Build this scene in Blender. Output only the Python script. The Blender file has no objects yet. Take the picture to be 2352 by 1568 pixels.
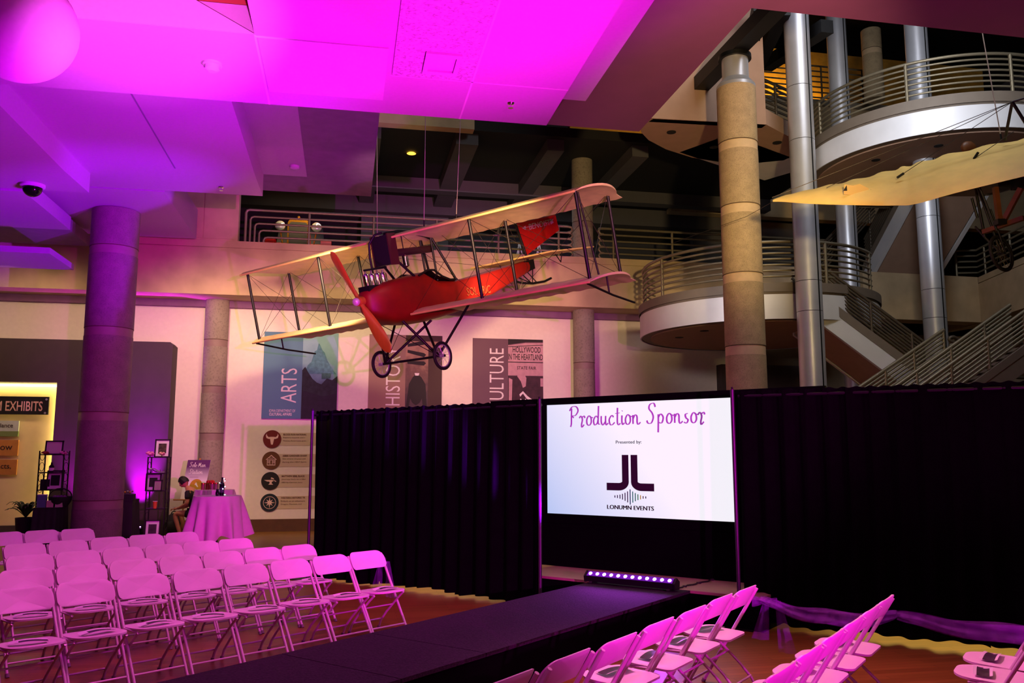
import bpy, math, random
import numpy as np
from mathutils import Vector, Matrix
random.seed(7)
scene = bpy.context.scene
COL = scene.collection
PI = math.pi

# ------------------------------------------------------------------ camera
W, H = 2352, 1568
F, EYE = 1950.0, 1.85
TH = math.atan(262 / F)
YAW = math.atan(386 / (F / math.cos(TH)))
FW = np.array([math.sin(YAW) * math.cos(TH), math.cos(YAW) * math.cos(TH), math.sin(TH)])
RT = np.array([math.cos(YAW), -math.sin(YAW), 0.0])
UP = np.cross(RT, FW)
CAM = np.array([0, 0, EYE])
cd = bpy.data.cameras.new('camera'); cam = bpy.data.objects.new('camera', cd); COL.objects.link(cam)
cd.sensor_width = 36.0; cd.lens = F * 36.0 / W; cd.clip_start = 0.05; cd.clip_end = 300
cam.matrix_world = Matrix(((RT[0], UP[0], -FW[0], 0), (RT[1], UP[1], -FW[1], 0), (RT[2], UP[2], -FW[2], EYE), (0, 0, 0, 1)))
scene.camera = cam

# ------------------------------------------------------------------ world, exposure
vs = scene.view_settings
scene.display_settings.display_device = 'sRGB'
vs.view_transform = 'Standard'; vs.look = 'None'; vs.exposure = 0.0; vs.gamma = 1.0; vs.use_curve_mapping = False
wd = bpy.data.worlds.new('world'); scene.world = wd; wd.use_nodes = True
wd.node_tree.nodes['Background'].inputs[0].default_value = (0.35, 0.28, 0.30, 1)
wd.node_tree.nodes['Background'].inputs[1].default_value = 0.012

# ------------------------------------------------------------------ lights of the hall and added unseen fills
def spot(name, loc, target, energy, color, angle=60, blend=0.5, radius=0.1):
    l = bpy.data.lights.new(name, 'SPOT'); l.energy = energy; l.color = color
    l.spot_size = math.radians(angle); l.spot_blend = blend; l.shadow_soft_size = radius
    o = bpy.data.objects.new(name, l); COL.objects.link(o); o.location = loc
    o.rotation_euler = (Vector(target) - Vector(loc)).to_track_quat('-Z', 'Y').to_euler()
    return o
def area(name, loc, target, energy, color, sx, sy, spread=180):
    l = bpy.data.lights.new(name, 'AREA'); l.energy = energy; l.color = color
    l.shape = 'RECTANGLE'; l.size = sx; l.size_y = sy; l.spread = math.radians(spread)
    o = bpy.data.objects.new(name, l); COL.objects.link(o); o.location = loc
    o.rotation_euler = (Vector(target) - Vector(loc)).to_track_quat('-Z', 'Y').to_euler()
    return o
MAG = (1.0, 0.02, 0.95); PUR = (0.60, 0.02, 1.0); WARM = (1.0, 0.66, 0.34); AMB = (1.0, 0.58, 0.18)
# event wash on a stand behind the camera, to the right
spot('wash_magenta', (3.8, -4.8, 2.4), (0.4, 22, 4.0), 8000, (1.0, 0.004, 0.80), 33, 0.5, 0.08)
spot('wash_chairs_left', (4.4, 3.4, 5.6), (-1.8, 9.0, 0.5), 360, (1.0, 0.0, 0.95), 74, 0.8, 0.10)
spot('wash_seats_left', (0.6, 6.4, 6.2), (-1.8, 9.2, 0.4), 600, (1.0, 0.11, 0.64), 96, 0.8, 0.10)
spot('wash_chairs_right', (1.2, 0.2, 4.4), (3.0, 5.6, 0.5), 170, (1.0, 0.01, 0.70), 75, 0.8, 0.08)
spot('wash_seats_right', (2.6, 6.6, 6.0), (3.3, 5.3, 0.4), 1150, (1.0, 0.24, 0.55), 62, 0.8, 0.08)
spot('recess_fill', (0.6, 2.4, 0.8), (-2.4, 9.6, 6.9), 9000, (1.0, 0.16, 0.9), 20, 0.8, 0.1)  # unseen narrow spot added to brighten the recess upstand
# up lighting of the ceiling clouds from the runway end
spot('ceiling_up_magenta', (2.3, 8.6, 0.75), (0.2, 7.6, 6.4), 3300, (1.0, 0.0, 0.9), 88, 1.0, 0.12)
spot('ceiling_up_violet', (2.0, 8.8, 0.75), (-5.5, 11.0, 6.9), 4800, (0.60, 0.0, 1.0), 74, 1.0, 0.12)
spot('ceiling_up_far', (1.4, 9.0, 0.8), (-2.2, 16.0, 7.5), 1900, (0.75, 0.0, 1.0), 60, 1.0, 0.12)
spot('ceiling_right_fill', (5.0, 5.0, 0.6), (4.6, 8.0, 7.2), 420, (1.0, 0.0, 0.75), 130, 1.0, 0.3)  # added unseen fill, spills magenta on the upper ceiling
spot('column_violet', (3.1, 9.4, 0.6), (-4.4, 16.6, 6.1), 9000, (0.34, 0.0, 1.0), 26, 0.8, 0.06)
# house lights, unseen, at invented positions
for x_, y_, e_, a_ in ((-10.5, 18.9, 300, 120), (-7.0, 18.9, 280, 120), (-3.2, 18.4, 420, 115), (-0.4, 16.2, 900, 85), (3.4, 16.0, 850, 85), (8.8, 17.0, 420, 80)):
    spot('house_wall', (x_, y_, 5.75), (x_ + .1, 22.0, 3.2), e_, (1.0, 0.66, 0.36), a_, 0.9, 0.3)
spot('house_fascia', (-1.2, 12.0, 5.6), (-1.4, 21.0, 6.5), 750, (1.0, 0.66, 0.30), 34, 0.9, 0.3)
spot('house_fascia', (2.5, 12.0, 5.6), (3.0, 21.0, 6.5), 1200, (1.0, 0.66, 0.30), 42, 0.9, 0.3)
spot('house_track_warm', (3.6, 3.6, 4.3), (6.2, 14.0, 7.8), 3400, (1.0, 0.70, 0.30), 40, 0.8, 0.15)
spot('house_wing_warm', (4.3, 4.5, 4.9), (7.8, 11.2, 5.5), 620, (1.0, 0.74, 0.30), 34, 0.8, 0.12)
spot('plane_warm_fill', (-2.4, 6.0, 5.7), (0.7, 15.6, 4.7), 620, (1.0, 0.62, 0.24), 24, 0.8, 0.1)  # added fill that warms the biplane, no lamp seen there
spot('globe_violet_fill', (-4.6, 3.6, 0.8), (-2.8, 7.4, 5.5), 420, (0.8, 0.0, 1.0), 18, 0.8, 0.1)  # unseen fill added for the dark side of the globe
area('atrium_skylight', (8.6, 9.5, 12.6), (10.5, 19, 6.8), 300, (0.95, 0.95, 1.0), 4, 3)
spot('atrium_spot', (9.0, 11.6, 8.6), (12.2, 15.6, 9.1), 900, (0.92, 0.94, 1.0), 62, 0.9, 0.3)
spot('landing_fill', (4.8, 13.2, 5.2), (7.7, 17.0, 5.1), 420, (1.0, 0.86, 0.80), 36, 0.9, 0.2)  # unseen spot added to brighten the lower landing band
area('behind_drape_warm', (7.6, 9.0, 2.2), (7.0, 8.2, 0), 110, (1.0, 0.66, 0.12), 4, 4, 130)
area('behind_drape_warm', (1.2, 13.6, 2.2), (1.0, 13.0, 0), 60, (1.0, 0.66, 0.12), 3, 1.5, 130)
spot('gallery_beam_fill', (0.8, 13.5, 5.0), (0.6, 20.0, 9.9), 420, (1.0, 0.8, 0.5), 22, 0.8, 0.2)  # unseen spot added so the pale gallery beam shows
area('gallery_fill', (3.0, 23.0, 9.4), (3.0, 24.5, 0), 60, (0.9, 0.9, 1.0), 8, 1.5)
area('front_floor_warm', (4.5, 5.2, 5.9), (3.6, 6.5, 0), 50, (1.0, 0.55, 0.16), 3, 3)
area('left_floor_warm', (-0.5, 9.5, 5.9), (-0.5, 10.0, 0), 28, (1.0, 0.55, 0.16), 4, 3)

# ------------------------------------------------------------------ helpers
def ray(px, py): return FW + RT * (px - W / 2) / F + UP * (H / 2 - py) / F
def onZ(px, py, z):
    r = ray(px, py); return CAM + r * (z - EYE) / r[2]
def onY(px, py, y):
    r = ray(px, py); return CAM + r * y / r[1]
def onD(px, py, d):
    """point at horizontal distance d along the view axis"""
    r = ray(px, py); f2 = np.array([math.sin(YAW), math.cos(YAW), 0]); return CAM + r * d / (r @ f2)
def onPl(px, py, n, c):
    r = ray(px, py); return CAM + r * (c - CAM @ n) / (r @ n)

def lin(c):
    return tuple(((v / 12.92) if v <= 0.04045 else ((v + 0.055) / 1.055) ** 2.4) for v in (x / 255 for x in c))
MATS = {}
def mat(name, rgb, rough=0.6, metal=0.0, var=0.0, scale=6.0, bump=0.0, speck=0.0, emit=0.0, spec=0.5, stretch=(1, 1, 1)):
    if name in MATS: return MATS[name]
    m = bpy.data.materials.new(name); m.use_nodes = True; MATS[name] = m
    nt = m.node_tree; b = nt.nodes['Principled BSDF']; c = lin(rgb)
    b.inputs['Base Color'].default_value = (*c, 1); b.inputs['Roughness'].default_value = rough; b.inputs['Metallic'].default_value = metal
    b.inputs['Specular IOR Level'].default_value = spec
    if emit > 0:
        b.inputs['Emission Color'].default_value = (*c, 1); b.inputs['Emission Strength'].default_value = emit
    if var > 0 or bump > 0 or speck > 0:
        tc = nt.nodes.new('ShaderNodeTexCoord'); mp = nt.nodes.new('ShaderNodeMapping'); mp.inputs['Scale'].default_value = stretch
        nt.links.new(tc.outputs['Object'], mp.inputs[0])
        nz = nt.nodes.new('ShaderNodeTexNoise'); nz.inputs['Scale'].default_value = scale; nz.inputs['Detail'].default_value = 6
        nt.links.new(mp.outputs[0], nz.inputs['Vector'])
        rp = nt.nodes.new('ShaderNodeValToRGB')
        rp.color_ramp.elements[0].position = 0.3; rp.color_ramp.elements[1].position = 0.7
        rp.color_ramp.elements[0].color = (*[x * (1 - var) for x in c], 1); rp.color_ramp.elements[1].color = (*[min(1, x * (1 + var)) for x in c], 1)
        nt.links.new(nz.outputs['Fac'], rp.inputs[0]); out = rp.outputs[0]
        if speck > 0:
            n2 = nt.nodes.new('ShaderNodeTexNoise'); n2.inputs['Scale'].default_value = scale * 11; n2.inputs['Detail'].default_value = 3
            nt.links.new(mp.outputs[0], n2.inputs['Vector'])
            r2 = nt.nodes.new('ShaderNodeValToRGB'); r2.color_ramp.elements[0].position = 0.34; r2.color_ramp.elements[1].position = 0.5
            r2.color_ramp.elements[0].color = (1 - speck,) * 3 + (1,); r2.color_ramp.elements[1].color = (1, 1, 1, 1)
            nt.links.new(n2.outputs['Fac'], r2.inputs[0])
            mx = nt.nodes.new('ShaderNodeMix'); mx.data_type = 'RGBA'; mx.blend_type = 'MULTIPLY'; mx.inputs[0].default_value = 1
            nt.links.new(out, mx.inputs[6]); nt.links.new(r2.outputs[0], mx.inputs[7]); out = mx.outputs[2]
        nt.links.new(out, b.inputs['Base Color'])
        if bump > 0:
            bp = nt.nodes.new('ShaderNodeBump'); bp.inputs['Strength'].default_value = bump; bp.inputs['Distance'].default_value = 0.02
            nt.links.new(nz.outputs['Fac'], bp.inputs['Height']); nt.links.new(bp.outputs[0], b.inputs['Normal'])
    return m

class MB:
    """collects shapes in world coordinates and links them as one mesh object"""
    def __init__(s): s.v = []; s.f = []; s.mi = []; s.cur = 0
    def add(s, vs_, fs):
        o = len(s.v); s.v += [tuple(map(float, p)) for p in vs_]; s.f += [tuple(i + o for i in f) for f in fs]; s.mi += [s.cur] * len(fs); return s
    def box(s, a, b, M=None):
        (x0, y0, z0), (x1, y1, z1) = a, b
        p = [(x0, y0, z0), (x1, y0, z0), (x1, y1, z0), (x0, y1, z0), (x0, y0, z1), (x1, y0, z1), (x1, y1, z1), (x0, y1, z1)]
        if M is not None: p = [tuple(M @ Vector(q)) for q in p]
        return s.add(p, [(0, 3, 2, 1), (4, 5, 6, 7), (0, 1, 5, 4), (1, 2, 6, 5), (2, 3, 7, 6), (3, 0, 4, 7)])
    def obox(s, c, ax, ay, az):
        c, ax, ay, az = map(np.array, (c, ax, ay, az))
        p = [c + sx * ax + sy * ay + sz * az for sz in (-1, 1) for sx, sy in ((-1, -1), (1, -1), (1, 1), (-1, 1))]
        return s.add(p, [(0, 3, 2, 1), (4, 5, 6, 7), (0, 1, 5, 4), (1, 2, 6, 5), (2, 3, 7, 6), (3, 0, 4, 7)])
    def tube(s, pts, r, n=8, closed=False, r2=None):
        P = [np.array(p, float) for p in pts]; m = len(P); vs_ = []; prev = None
        for i in range(m):
            if closed: t = P[(i + 1) % m] - P[i - 1]
            else: t = P[min(i + 1, m - 1)] - P[max(i - 1, 0)]
            t = t / (np.linalg.norm(t) + 1e-9)
            if prev is None:
                a = np.array([0, 0, 1.0]) if abs(t[2]) < 0.9 else np.array([1.0, 0, 0])
            else: a = prev
            x = a - t * (a @ t); x /= np.linalg.norm(x) + 1e-9; y = np.cross(t, x); prev = x
            rr = r if r2 is None else r + (r2 - r) * i / (m - 1)
            vs_ += [P[i] + rr * (x * math.cos(2 * PI * k / n) + y * math.sin(2 * PI * k / n)) for k in range(n)]
        fs = []
        for i in range(m if closed else m - 1):
            j = (i + 1) % m
            fs += [(i * n + k, i * n + (k + 1) % n, j * n + (k + 1) % n, j * n + k) for k in range(n)]
        if not closed: fs += [tuple(range(n - 1, -1, -1)), tuple((m - 1) * n + k for k in range(n))]
        return s.add(vs_, fs)
    def lathe(s, c, prof, n=32, ax=(0, 0, 1), cap=True):
        c = np.array(c, float); az = np.array(ax, float); az /= np.linalg.norm(az)
        a = np.array([1.0, 0, 0]) if abs(az[0]) < 0.9 else np.array([0, 1.0, 0]); x = a - az * (a @ az); x /= np.linalg.norm(x); y = np.cross(az, x)
        vs_ = [c + az * h + r * (x * math.cos(2 * PI * k / n) + y * math.sin(2 * PI * k / n)) for r, h in prof for k in range(n)]
        fs = [(i * n + k, i * n + (k + 1) % n, (i + 1) * n + (k + 1) % n, (i + 1) * n + k) for i in range(len(prof) - 1) for k in range(n)]
        if cap: fs += [tuple(range(n - 1, -1, -1)), tuple((len(prof) - 1) * n + k for k in range(n))]
        return s.add(vs_, fs)
    def ball(s, c, r, n=16, sc=(1, 1, 1)):
        vs_ = []; m = n // 2
        for i in range(m + 1):
            t = PI * i / m
            vs_ += [np.array(c) + np.array([r * sc[0] * math.sin(t) * math.cos(2 * PI * k / n), r * sc[1] * math.sin(t) * math.sin(2 * PI * k / n), r * sc[2] * math.cos(t)]) for k in range(n)]
        return s.add(vs_, [(i * n + k, (i + 1) * n + k, (i + 1) * n + (k + 1) % n, i * n + (k + 1) % n) for i in range(m) for k in range(n)])
    def prism(s, poly, off):
        """planar polygon (3-D points) extruded by off"""
        P = [np.array(p, float) for p in poly]; n = len(P); o = np.array(off, float)
        return s.add(P + [p + o for p in P], [tuple(range(n - 1, -1, -1)), tuple(range(n, 2 * n))] + [(i, (i + 1) % n, n + (i + 1) % n, n + i) for i in range(n)])
    def grid(s, fn, nu, nv):
        vs_ = [fn(i / nu, j / nv) for j in range(nv + 1) for i in range(nu + 1)]
        return s.add(vs_, [(j * (nu + 1) + i, j * (nu + 1) + i + 1, (j + 1) * (nu + 1) + i + 1, (j + 1) * (nu + 1) + i) for j in range(nv) for i in range(nu)])
    def build(s, name, mats, parent=None, smooth=False, local=None, weld=False):
        me = bpy.data.meshes.new(name)
        v = s.v
        if parent is not None and local is None:
            Mi = (ROOTM.get(parent.name) or Matrix()).inverted(); v = [tuple(Mi @ Vector(p)) for p in v]
        me.from_pydata(v, [], s.f)
        if not isinstance(mats, (list, tuple)): mats = [mats]
        for m in mats: me.materials.append(m)
        if len(mats) > 1: me.polygons.foreach_set('material_index', s.mi)
        o = bpy.data.objects.new(name, me); COL.objects.link(o)
        if parent is not None: o.parent = parent; ROOTM[o.name] = ROOTM.get(parent.name) or Matrix()
        else: ROOTM[o.name] = Matrix()
        import bmesh
        bm = bmesh.new(); bm.from_mesh(me)
        if weld: bmesh.ops.remove_doubles(bm, verts=bm.verts, dist=1e-4)
        bmesh.ops.recalc_face_normals(bm, faces=bm.faces); bm.to_mesh(me); bm.free()
        if smooth: smooth_by_angle(me, smooth if smooth is not True else 40)
        return o
ROOTM = {}
def smooth_by_angle(me, deg):
    me.polygons.foreach_set('use_smooth', [True] * len(me.polygons))
    try: me.set_sharp_from_angle(angle=math.radians(deg))
    except Exception: pass
def tag(o, label, cat, group=None, kind=None):
    o['label'] = label; o['category'] = cat
    if group: o['group'] = group
    if kind: o['kind'] = kind
    return o
def struct(o, label=None):
    o['kind'] = 'structure'
    if label: o['label'] = label
    return o
def thing(name, loc, label, cat, group=None, rz=0.0):
    o = bpy.data.objects.new(name, None); COL.objects.link(o); o.empty_display_size = 0.1
    o.location = tuple(map(float, loc)); o.rotation_euler = (0, 0, rz)
    ROOTM[o.name] = Matrix.Translation(tuple(map(float, loc))) @ Matrix.Rotation(rz, 4, 'Z')
    return tag(o, label, cat, group)
def copy_tree(o, parent=None):
    c = o.copy(); COL.objects.link(c)
    if parent is not None: c.parent = parent
    for ch in list(o.children): copy_tree(ch, c)
    return c
def text_mb(body, org, right, up, h=None, w=None, bold=0.0, depth=0.003, align='L', spacing=1.0):
    """lettering with cap height h and total width w, lower left corner at org"""
    cu = bpy.data.curves.new('lettering', 'FONT'); cu.body = body; cu.offset = bold; cu.resolution_u = 3; cu.space_character = spacing
    ob = bpy.data.objects.new('lettering', cu); COL.objects.link(ob)
    bpy.context.view_layer.update()
    me = ob.to_mesh(); V = np.array([tuple(v.co) for v in me.vertices]); Fc = [tuple(p.vertices) for p in me.polygons]
    ob.to_mesh_clear(); bpy.data.objects.remove(ob); bpy.data.curves.remove(cu)
    x0, x1 = V[:, 0].min(), V[:, 0].max(); y0, y1 = V[:, 1].min(), V[:, 1].max()
    sy = h / (y1 - y0); sx = sy if w is None else w / (x1 - x0)
    X = (V[:, 0] - x0) * sx; Y = (V[:, 1] - y0) * sy
    if align == 'C': X = X - X.max() / 2
    if align == 'R': X = X - X.max()
    org, right, up = map(np.array, (org, right, up)); nrm = np.cross(right, up); nrm = nrm / np.linalg.norm(nrm)
    m = MB(); m.add([org + right * a + up * b + nrm * depth for a, b in zip(X, Y)], Fc)
    return m

# materials
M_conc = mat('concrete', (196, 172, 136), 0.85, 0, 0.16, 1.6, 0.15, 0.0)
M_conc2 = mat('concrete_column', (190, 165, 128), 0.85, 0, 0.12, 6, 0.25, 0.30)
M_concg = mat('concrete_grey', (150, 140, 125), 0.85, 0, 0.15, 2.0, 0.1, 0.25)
M_groove = mat('column_groove', (84, 64, 46), 0.9)
M_jdark = mat('column_joint_dark', (140, 120, 112), 0.6, 0, 0.08, 8)
M_joint = mat('column_joint', (222, 192, 152), 0.6, 0, 0.08, 8)
M_plaster = mat('magenta_tint_plaster', (176, 132, 176), 0.75, 0, 0.03, 20, 0.05)  # guessed lilac puts the lamps' magenta saturation into plaster and panel colours
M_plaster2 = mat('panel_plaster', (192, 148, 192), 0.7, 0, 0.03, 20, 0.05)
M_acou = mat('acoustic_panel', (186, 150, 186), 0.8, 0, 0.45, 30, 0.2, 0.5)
M_plaster_shade = mat('shaded_plaster', (126, 84, 126), 0.8, 0, 0.08, 5)  # plaster copy with shade put into the colour, for clouds in shadow
M_wall = mat('wall_paint', (236, 226, 214), 0.8, 0, 0.025, 12, 0.03)
M_brown = mat('brown_trim', (92, 58, 36), 0.6, 0, 0.15, 6)
M_dkwall = mat('dark_brown_wall', (62, 48, 50), 0.7, 0, 0.08, 4)
M_black = mat('matt_black', (12, 11, 12), 0.7, 0, 0.1, 5)
M_blackp = mat('black_panel', (22, 20, 20), 0.8, 0, 0.2, 14)
M_velvet = mat('black_drape', (4, 3, 5), 0.95, 0, 0.2, 8, 0, 0, 0, 0.05)
M_carpet = mat('black_carpet', (46, 40, 46), 0.95, 0, 0.35, 60, 0.4, 0, 0, 0.1)
M_grey = mat('grey_wall', (84, 82, 86), 0.8, 0, 0.06, 3)
M_rail = mat('bronze_rail', (140, 130, 108), 0.45, 0.5, 0.06, 10)
M_raild = mat('dark_rail', (92, 82, 70), 0.45, 0.4, 0.06, 10)
M_alu = mat('aluminium', (196, 198, 206), 0.38, 0.45, 0.06, 3, 0.0)
M_clad = mat('silver_cladding', (226, 226, 230), 0.5, 0.2, 0.05, 2)
M_rim = mat('rim_grey', (120, 108, 96), 0.6, 0.1, 0.05, 6)
M_soff = mat('soffit_beige', (168, 136, 116), 0.85, 0, 0.05, 4)
M_steel = mat('black_steel', (20, 20, 22), 0.5, 0.4, 0.1, 6)
M_chair = mat('white_plastic', (232, 210, 222), 0.45, 0, 0.02, 10)
M_tube = mat('white_enamel', (214, 192, 204), 0.35, 0.2, 0.02, 10)
M_rubber = mat('grey_rubber', (120, 110, 115), 0.8)
M_white = mat('white_card', (240, 238, 236), 0.6)
M_pole = mat('pole_metal', (74, 68, 80), 0.4, 0.5)
M_red = mat('red_fabric', (136, 16, 8), 0.5, 0, 0.14, 5, 0.05)
M_redb = mat('bright_red', (205, 26, 16), 0.5, 0, 0.1, 6)
M_fab = mat('doped_linen', (226, 200, 148), 0.6, 0, 0.09, 5, 0.06)
M_fab2 = mat('yellow_linen', (242, 208, 122), 0.65, 0, 0.07, 4, 0.12)
M_strut = mat('black_strut', (13, 11, 11), 0.5, 0, 0.1, 6)
M_prop = mat('varnished_wood', (186, 112, 36), 0.3, 0, 0.3, 5, 0.0, 0, 0, 0.5, (1, 1, 0.15))
M_chrome = mat('chrome', (225, 220, 228), 0.12, 1.0)
M_tyre = mat('black_tyre', (24, 23, 23), 0.7, 0, 0.1, 20)
M_wood = mat('dark_orange_wood', (104, 58, 22), 0.5, 0, 0.25, 6)
M_gold = mat('brass', (210, 150, 50), 0.25, 0.9)
M_cloth = mat('white_tablecloth', (238, 226, 222), 0.85, 0, 0.03, 12)
M_purple = mat('purple_print', (110, 48, 120), 0.7)
M_green = mat('leaf_green', (46, 82, 30), 0.6, 0, 0.3, 12)
M_skin = mat('skin', (196, 140, 100), 0.6, 0, 0.05, 12)
M_hair = mat('dark_hair', (24, 16, 12), 0.6, 0, 0.3, 30)
M_navy = mat('dark_cloth', (26, 22, 26), 0.8, 0, 0.15, 8)

def wood_floor():
    m = bpy.data.materials.new('wood_floor'); m.use_nodes = True; nt = m.node_tree; b = nt.nodes['Principled BSDF']
    tc = nt.nodes.new('ShaderNodeTexCoord'); mp = nt.nodes.new('ShaderNodeMapping'); mp.inputs['Rotation'].default_value = (0, 0, 0)
    nt.links.new(tc.outputs['Object'], mp.inputs[0])
    br = nt.nodes.new('ShaderNodeTexBrick'); br.inputs['Scale'].default_value = 1; br.inputs['Brick Width'].default_value = 1.3; br.inputs['Row Height'].default_value = 0.09
    br.inputs['Mortar Size'].default_value = 0.003; br.inputs['Color1'].default_value = (*lin((146, 104, 42)), 1); br.inputs['Color2'].default_value = (*lin((126, 88, 32)), 1); br.inputs['Mortar'].default_value = (*lin((90, 52, 26)), 1)
    nt.links.new(mp.outputs[0], br.inputs['Vector'])
    m2 = nt.nodes.new('ShaderNodeMapping'); m2.inputs['Scale'].default_value = (1.2, 14, 1); nt.links.new(tc.outputs['Object'], m2.inputs[0])
    nz = nt.nodes.new('ShaderNodeTexNoise'); nz.inputs['Scale'].default_value = 2.0; nz.inputs['Detail'].default_value = 5; nt.links.new(m2.outputs[0], nz.inputs['Vector'])
    rp = nt.nodes.new('ShaderNodeValToRGB'); rp.color_ramp.elements[0].color = (0.6, 0.6, 0.6, 1); rp.color_ramp.elements[1].color = (1.15, 1.1, 1.05, 1)
    nt.links.new(nz.outputs['Fac'], rp.inputs[0])
    mx = nt.nodes.new('ShaderNodeMix'); mx.data_type = 'RGBA'; mx.blend_type = 'MULTIPLY'; mx.inputs[0].default_value = 0.8
    nt.links.new(br.outputs['Color'], mx.inputs[6]); nt.links.new(rp.outputs[0], mx.inputs[7]); nt.links.new(mx.outputs[2], b.inputs['Base Color'])
    b.inputs['Roughness'].default_value = 0.38
    return m
M_floor = wood_floor()

# ================================================================== THE SETTING
YW = 22.06; YF = 21.06; ZB, ZL = 5.69, 7.03     # back wall, concrete fascia, its underside and ledge
struct(MB().box((-26, -14, -0.2), (30, 40, 0)).build('floor', M_floor))
struct(MB().box((-26, YW, 0), (11.0, YW + 0.3, ZB + 0.1)).build('wall_back', M_wall))
struct(MB().box((-26.3, -14, 0), (-26, 40, 15)).build('wall_left', M_dkwall))
struct(MB().box((30, -14, 0), (30.3, 40, 18)).build('wall_right', M_dkwall))
struct(MB().box((-26, -14.3, 0), (30, -14, 15)).build('wall_front', M_dkwall))
struct(MB().box((-26, 39.5, 0), (30, 40, 18)).build('wall_rear', M_black))
xr = onY(402, 1000, YW)[0]
struct(MB().box((xr, YW - 0.04, 0), (11.0, YW, 0.30)).build('baseboard_back', M_brown))
# concrete fascia beam with its curb
m = MB().box((-26, YF, ZB), (13.9, YF + 1.05, ZL - 0.2)).box((-26, YF + 0.03, ZL - 0.17), (13.9, YF + 0.5, ZL))
m.box((-26, YF + 0.06, ZL - 0.2), (13.9, YF + 0.5, ZL - 0.17))
struct(m.build('beam_concrete', M_conc), 'long concrete beam carrying the upper gallery')
struct(MB().box((-26, YF + 0.86, ZB - 0.17), (11, YF + 0.98, ZB)).build('trim_1', M_plaster_shade))
struct(MB().box((-26, YF + 0.5, ZL - 0.4), (30, 34, ZL - 0.2)).build('floor_upper', M_concg))

# concrete panel wall at gallery level, left of the railing
m = MB()
pxs = [-900, -300, 205, 322, 394, 468, 548]
xs = [onY(x, 500, YF)[0] for x in pxs]
for a, b in zip(xs[:-1], xs[1:]): m.box((a + 0.012, YF, ZL + 0.03), (b - 0.012, YF + 0.3, 8.30))
m.box((xs[0], YF + 0.02, ZL), (xs[-1], YF + 0.3, 8.7)); m.box((xs[0], YF, 8.33), (xs[-1], YF + 0.3, 8.9))
struct(m.build('wall_gallery', M_conc))
# gallery: dark back wall, lighter bays, black ceiling with beams
YG = 26.0
struct(MB().box((xs[-1] - 6, YG + 1, ZL - 0.3), (14, YG + 1.2, 11)).build('wall_gallery_back', M_blackp))
m = MB()
for a, b in ((830, 1030), (1590, 1665), (1700, 1850)):
    x0, x1 = onY(a, 500, YG)[0], onY(b, 500, YG)[0]; m.box((x0, YG, ZL - 0.2), (x1, YG + 0.25, 9.75))
struct(m.build('wall_gallery_bay', M_grey))
x0, x1 = onY(1030, 500, YG + .4)[0], onY(1590, 500, YG + .4)[0]
struct(MB().box((x0, YG + .4, ZL - 0.2), (x1, YG + .6, 8.95)).build('wall_gallery_sign', mat('slate', (58, 58, 66), 0.8)))
struct(MB().box((-8, 20.0, 9.85), (13, YG + 1.2, 10.1)).build('ceiling_gallery', M_blackp))
m = MB()
def cpx(px, z=9.6, Y=22): return onY(px, 350, Y)[0]
for px, w_ in ((1052, 0.28), (1240, 0.22), (1420, 0.22), (850, 0.22)):
    x = cpx(px); m.box((x - w_, 20.2, 9.55), (x + w_, YG + 1, 9.85))
m.box((-8, 23.9, 9.5), (13, 24.3, 9.85)); m.box((-8, 25.7, 9.3), (13, YG + 1, 9.85))
struct(m.build('beam_gallery', M_grey))
a = onY(866, 285, 20.2); b = onY(1083, 303, 20.2)
struct(MB().box((a[0], 19.7, a[2] - .15), (b[0], 20.0, a[2] + 0.9)).build('beam_light', M_conc))
t = tag(MB().lathe((onZ(945, 351, 9.84)), [(0.12, -0.02), (0.09, 0.0)], 20).build('downlight', mat('lamp_amber', (255, 190, 60), emit=3)), 'small amber downlight glowing in the black gallery ceiling', 'lamp')
p = onZ(945, 351, 9.84)

# second floor sign in the gallery
s = thing('wall_sign', (onY(1300, 500, YG + .38)), 'grey lettering on the dark gallery wall above the railing', 'sign')
a = onY(1175, 508, YG + .38); b = onY(1362, 510, YG + .38); hh = onY(1300, 494, YG + .38)[2] - onY(1300, 510, YG + .38)[2]
text_mb('MUSEUM EXHIBITS', (a[0], a[1], a[2] - 0.05), (1, 0, 0), (0, 0, 1), hh, onY(1425, 500, a[1])[0] - a[0], 0.01).build('lettering', mat('grey_letters', (178, 178, 184), 0.6, emit=0.12), s)

# ------------------------------------------------------------------ ceiling clouds (rotated with the hall)
def slab(name, zb, th, corners, mat_, lab=None):
    """horizontal slab; corners: pixel pairs lying on its underside"""
    P = [onZ(x, y, zb) for x, y in corners]
    o = MB().prism(P, (0, 0, th)).build(name, mat_); return struct(o, lab)
def rect(zb, th, x0, x1, y0, y1): return MB().box((x0, y0, zb), (x1, y1, zb + th))
ZM, ZS, ZD = 6.4, 6.75, 7.2
cM = onZ(1255, 288, ZM); yM = cM[1]; xM = cM[0]
hole = onZ(585, 80, ZM); hx1, hy1 = hole[0], hole[1]           # far right corner of the recess
# main cloud, with a recess near the camera on its left side
m = MB().box((hx1, -3, ZM), (xM, yM, ZM + 0.33)).box((hx1 - 14, hy1, ZM), (hx1, yM, ZM + 0.33))
struct(m.build('ceiling', M_plaster), 'bright magenta-lit lower ceiling cloud')
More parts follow.
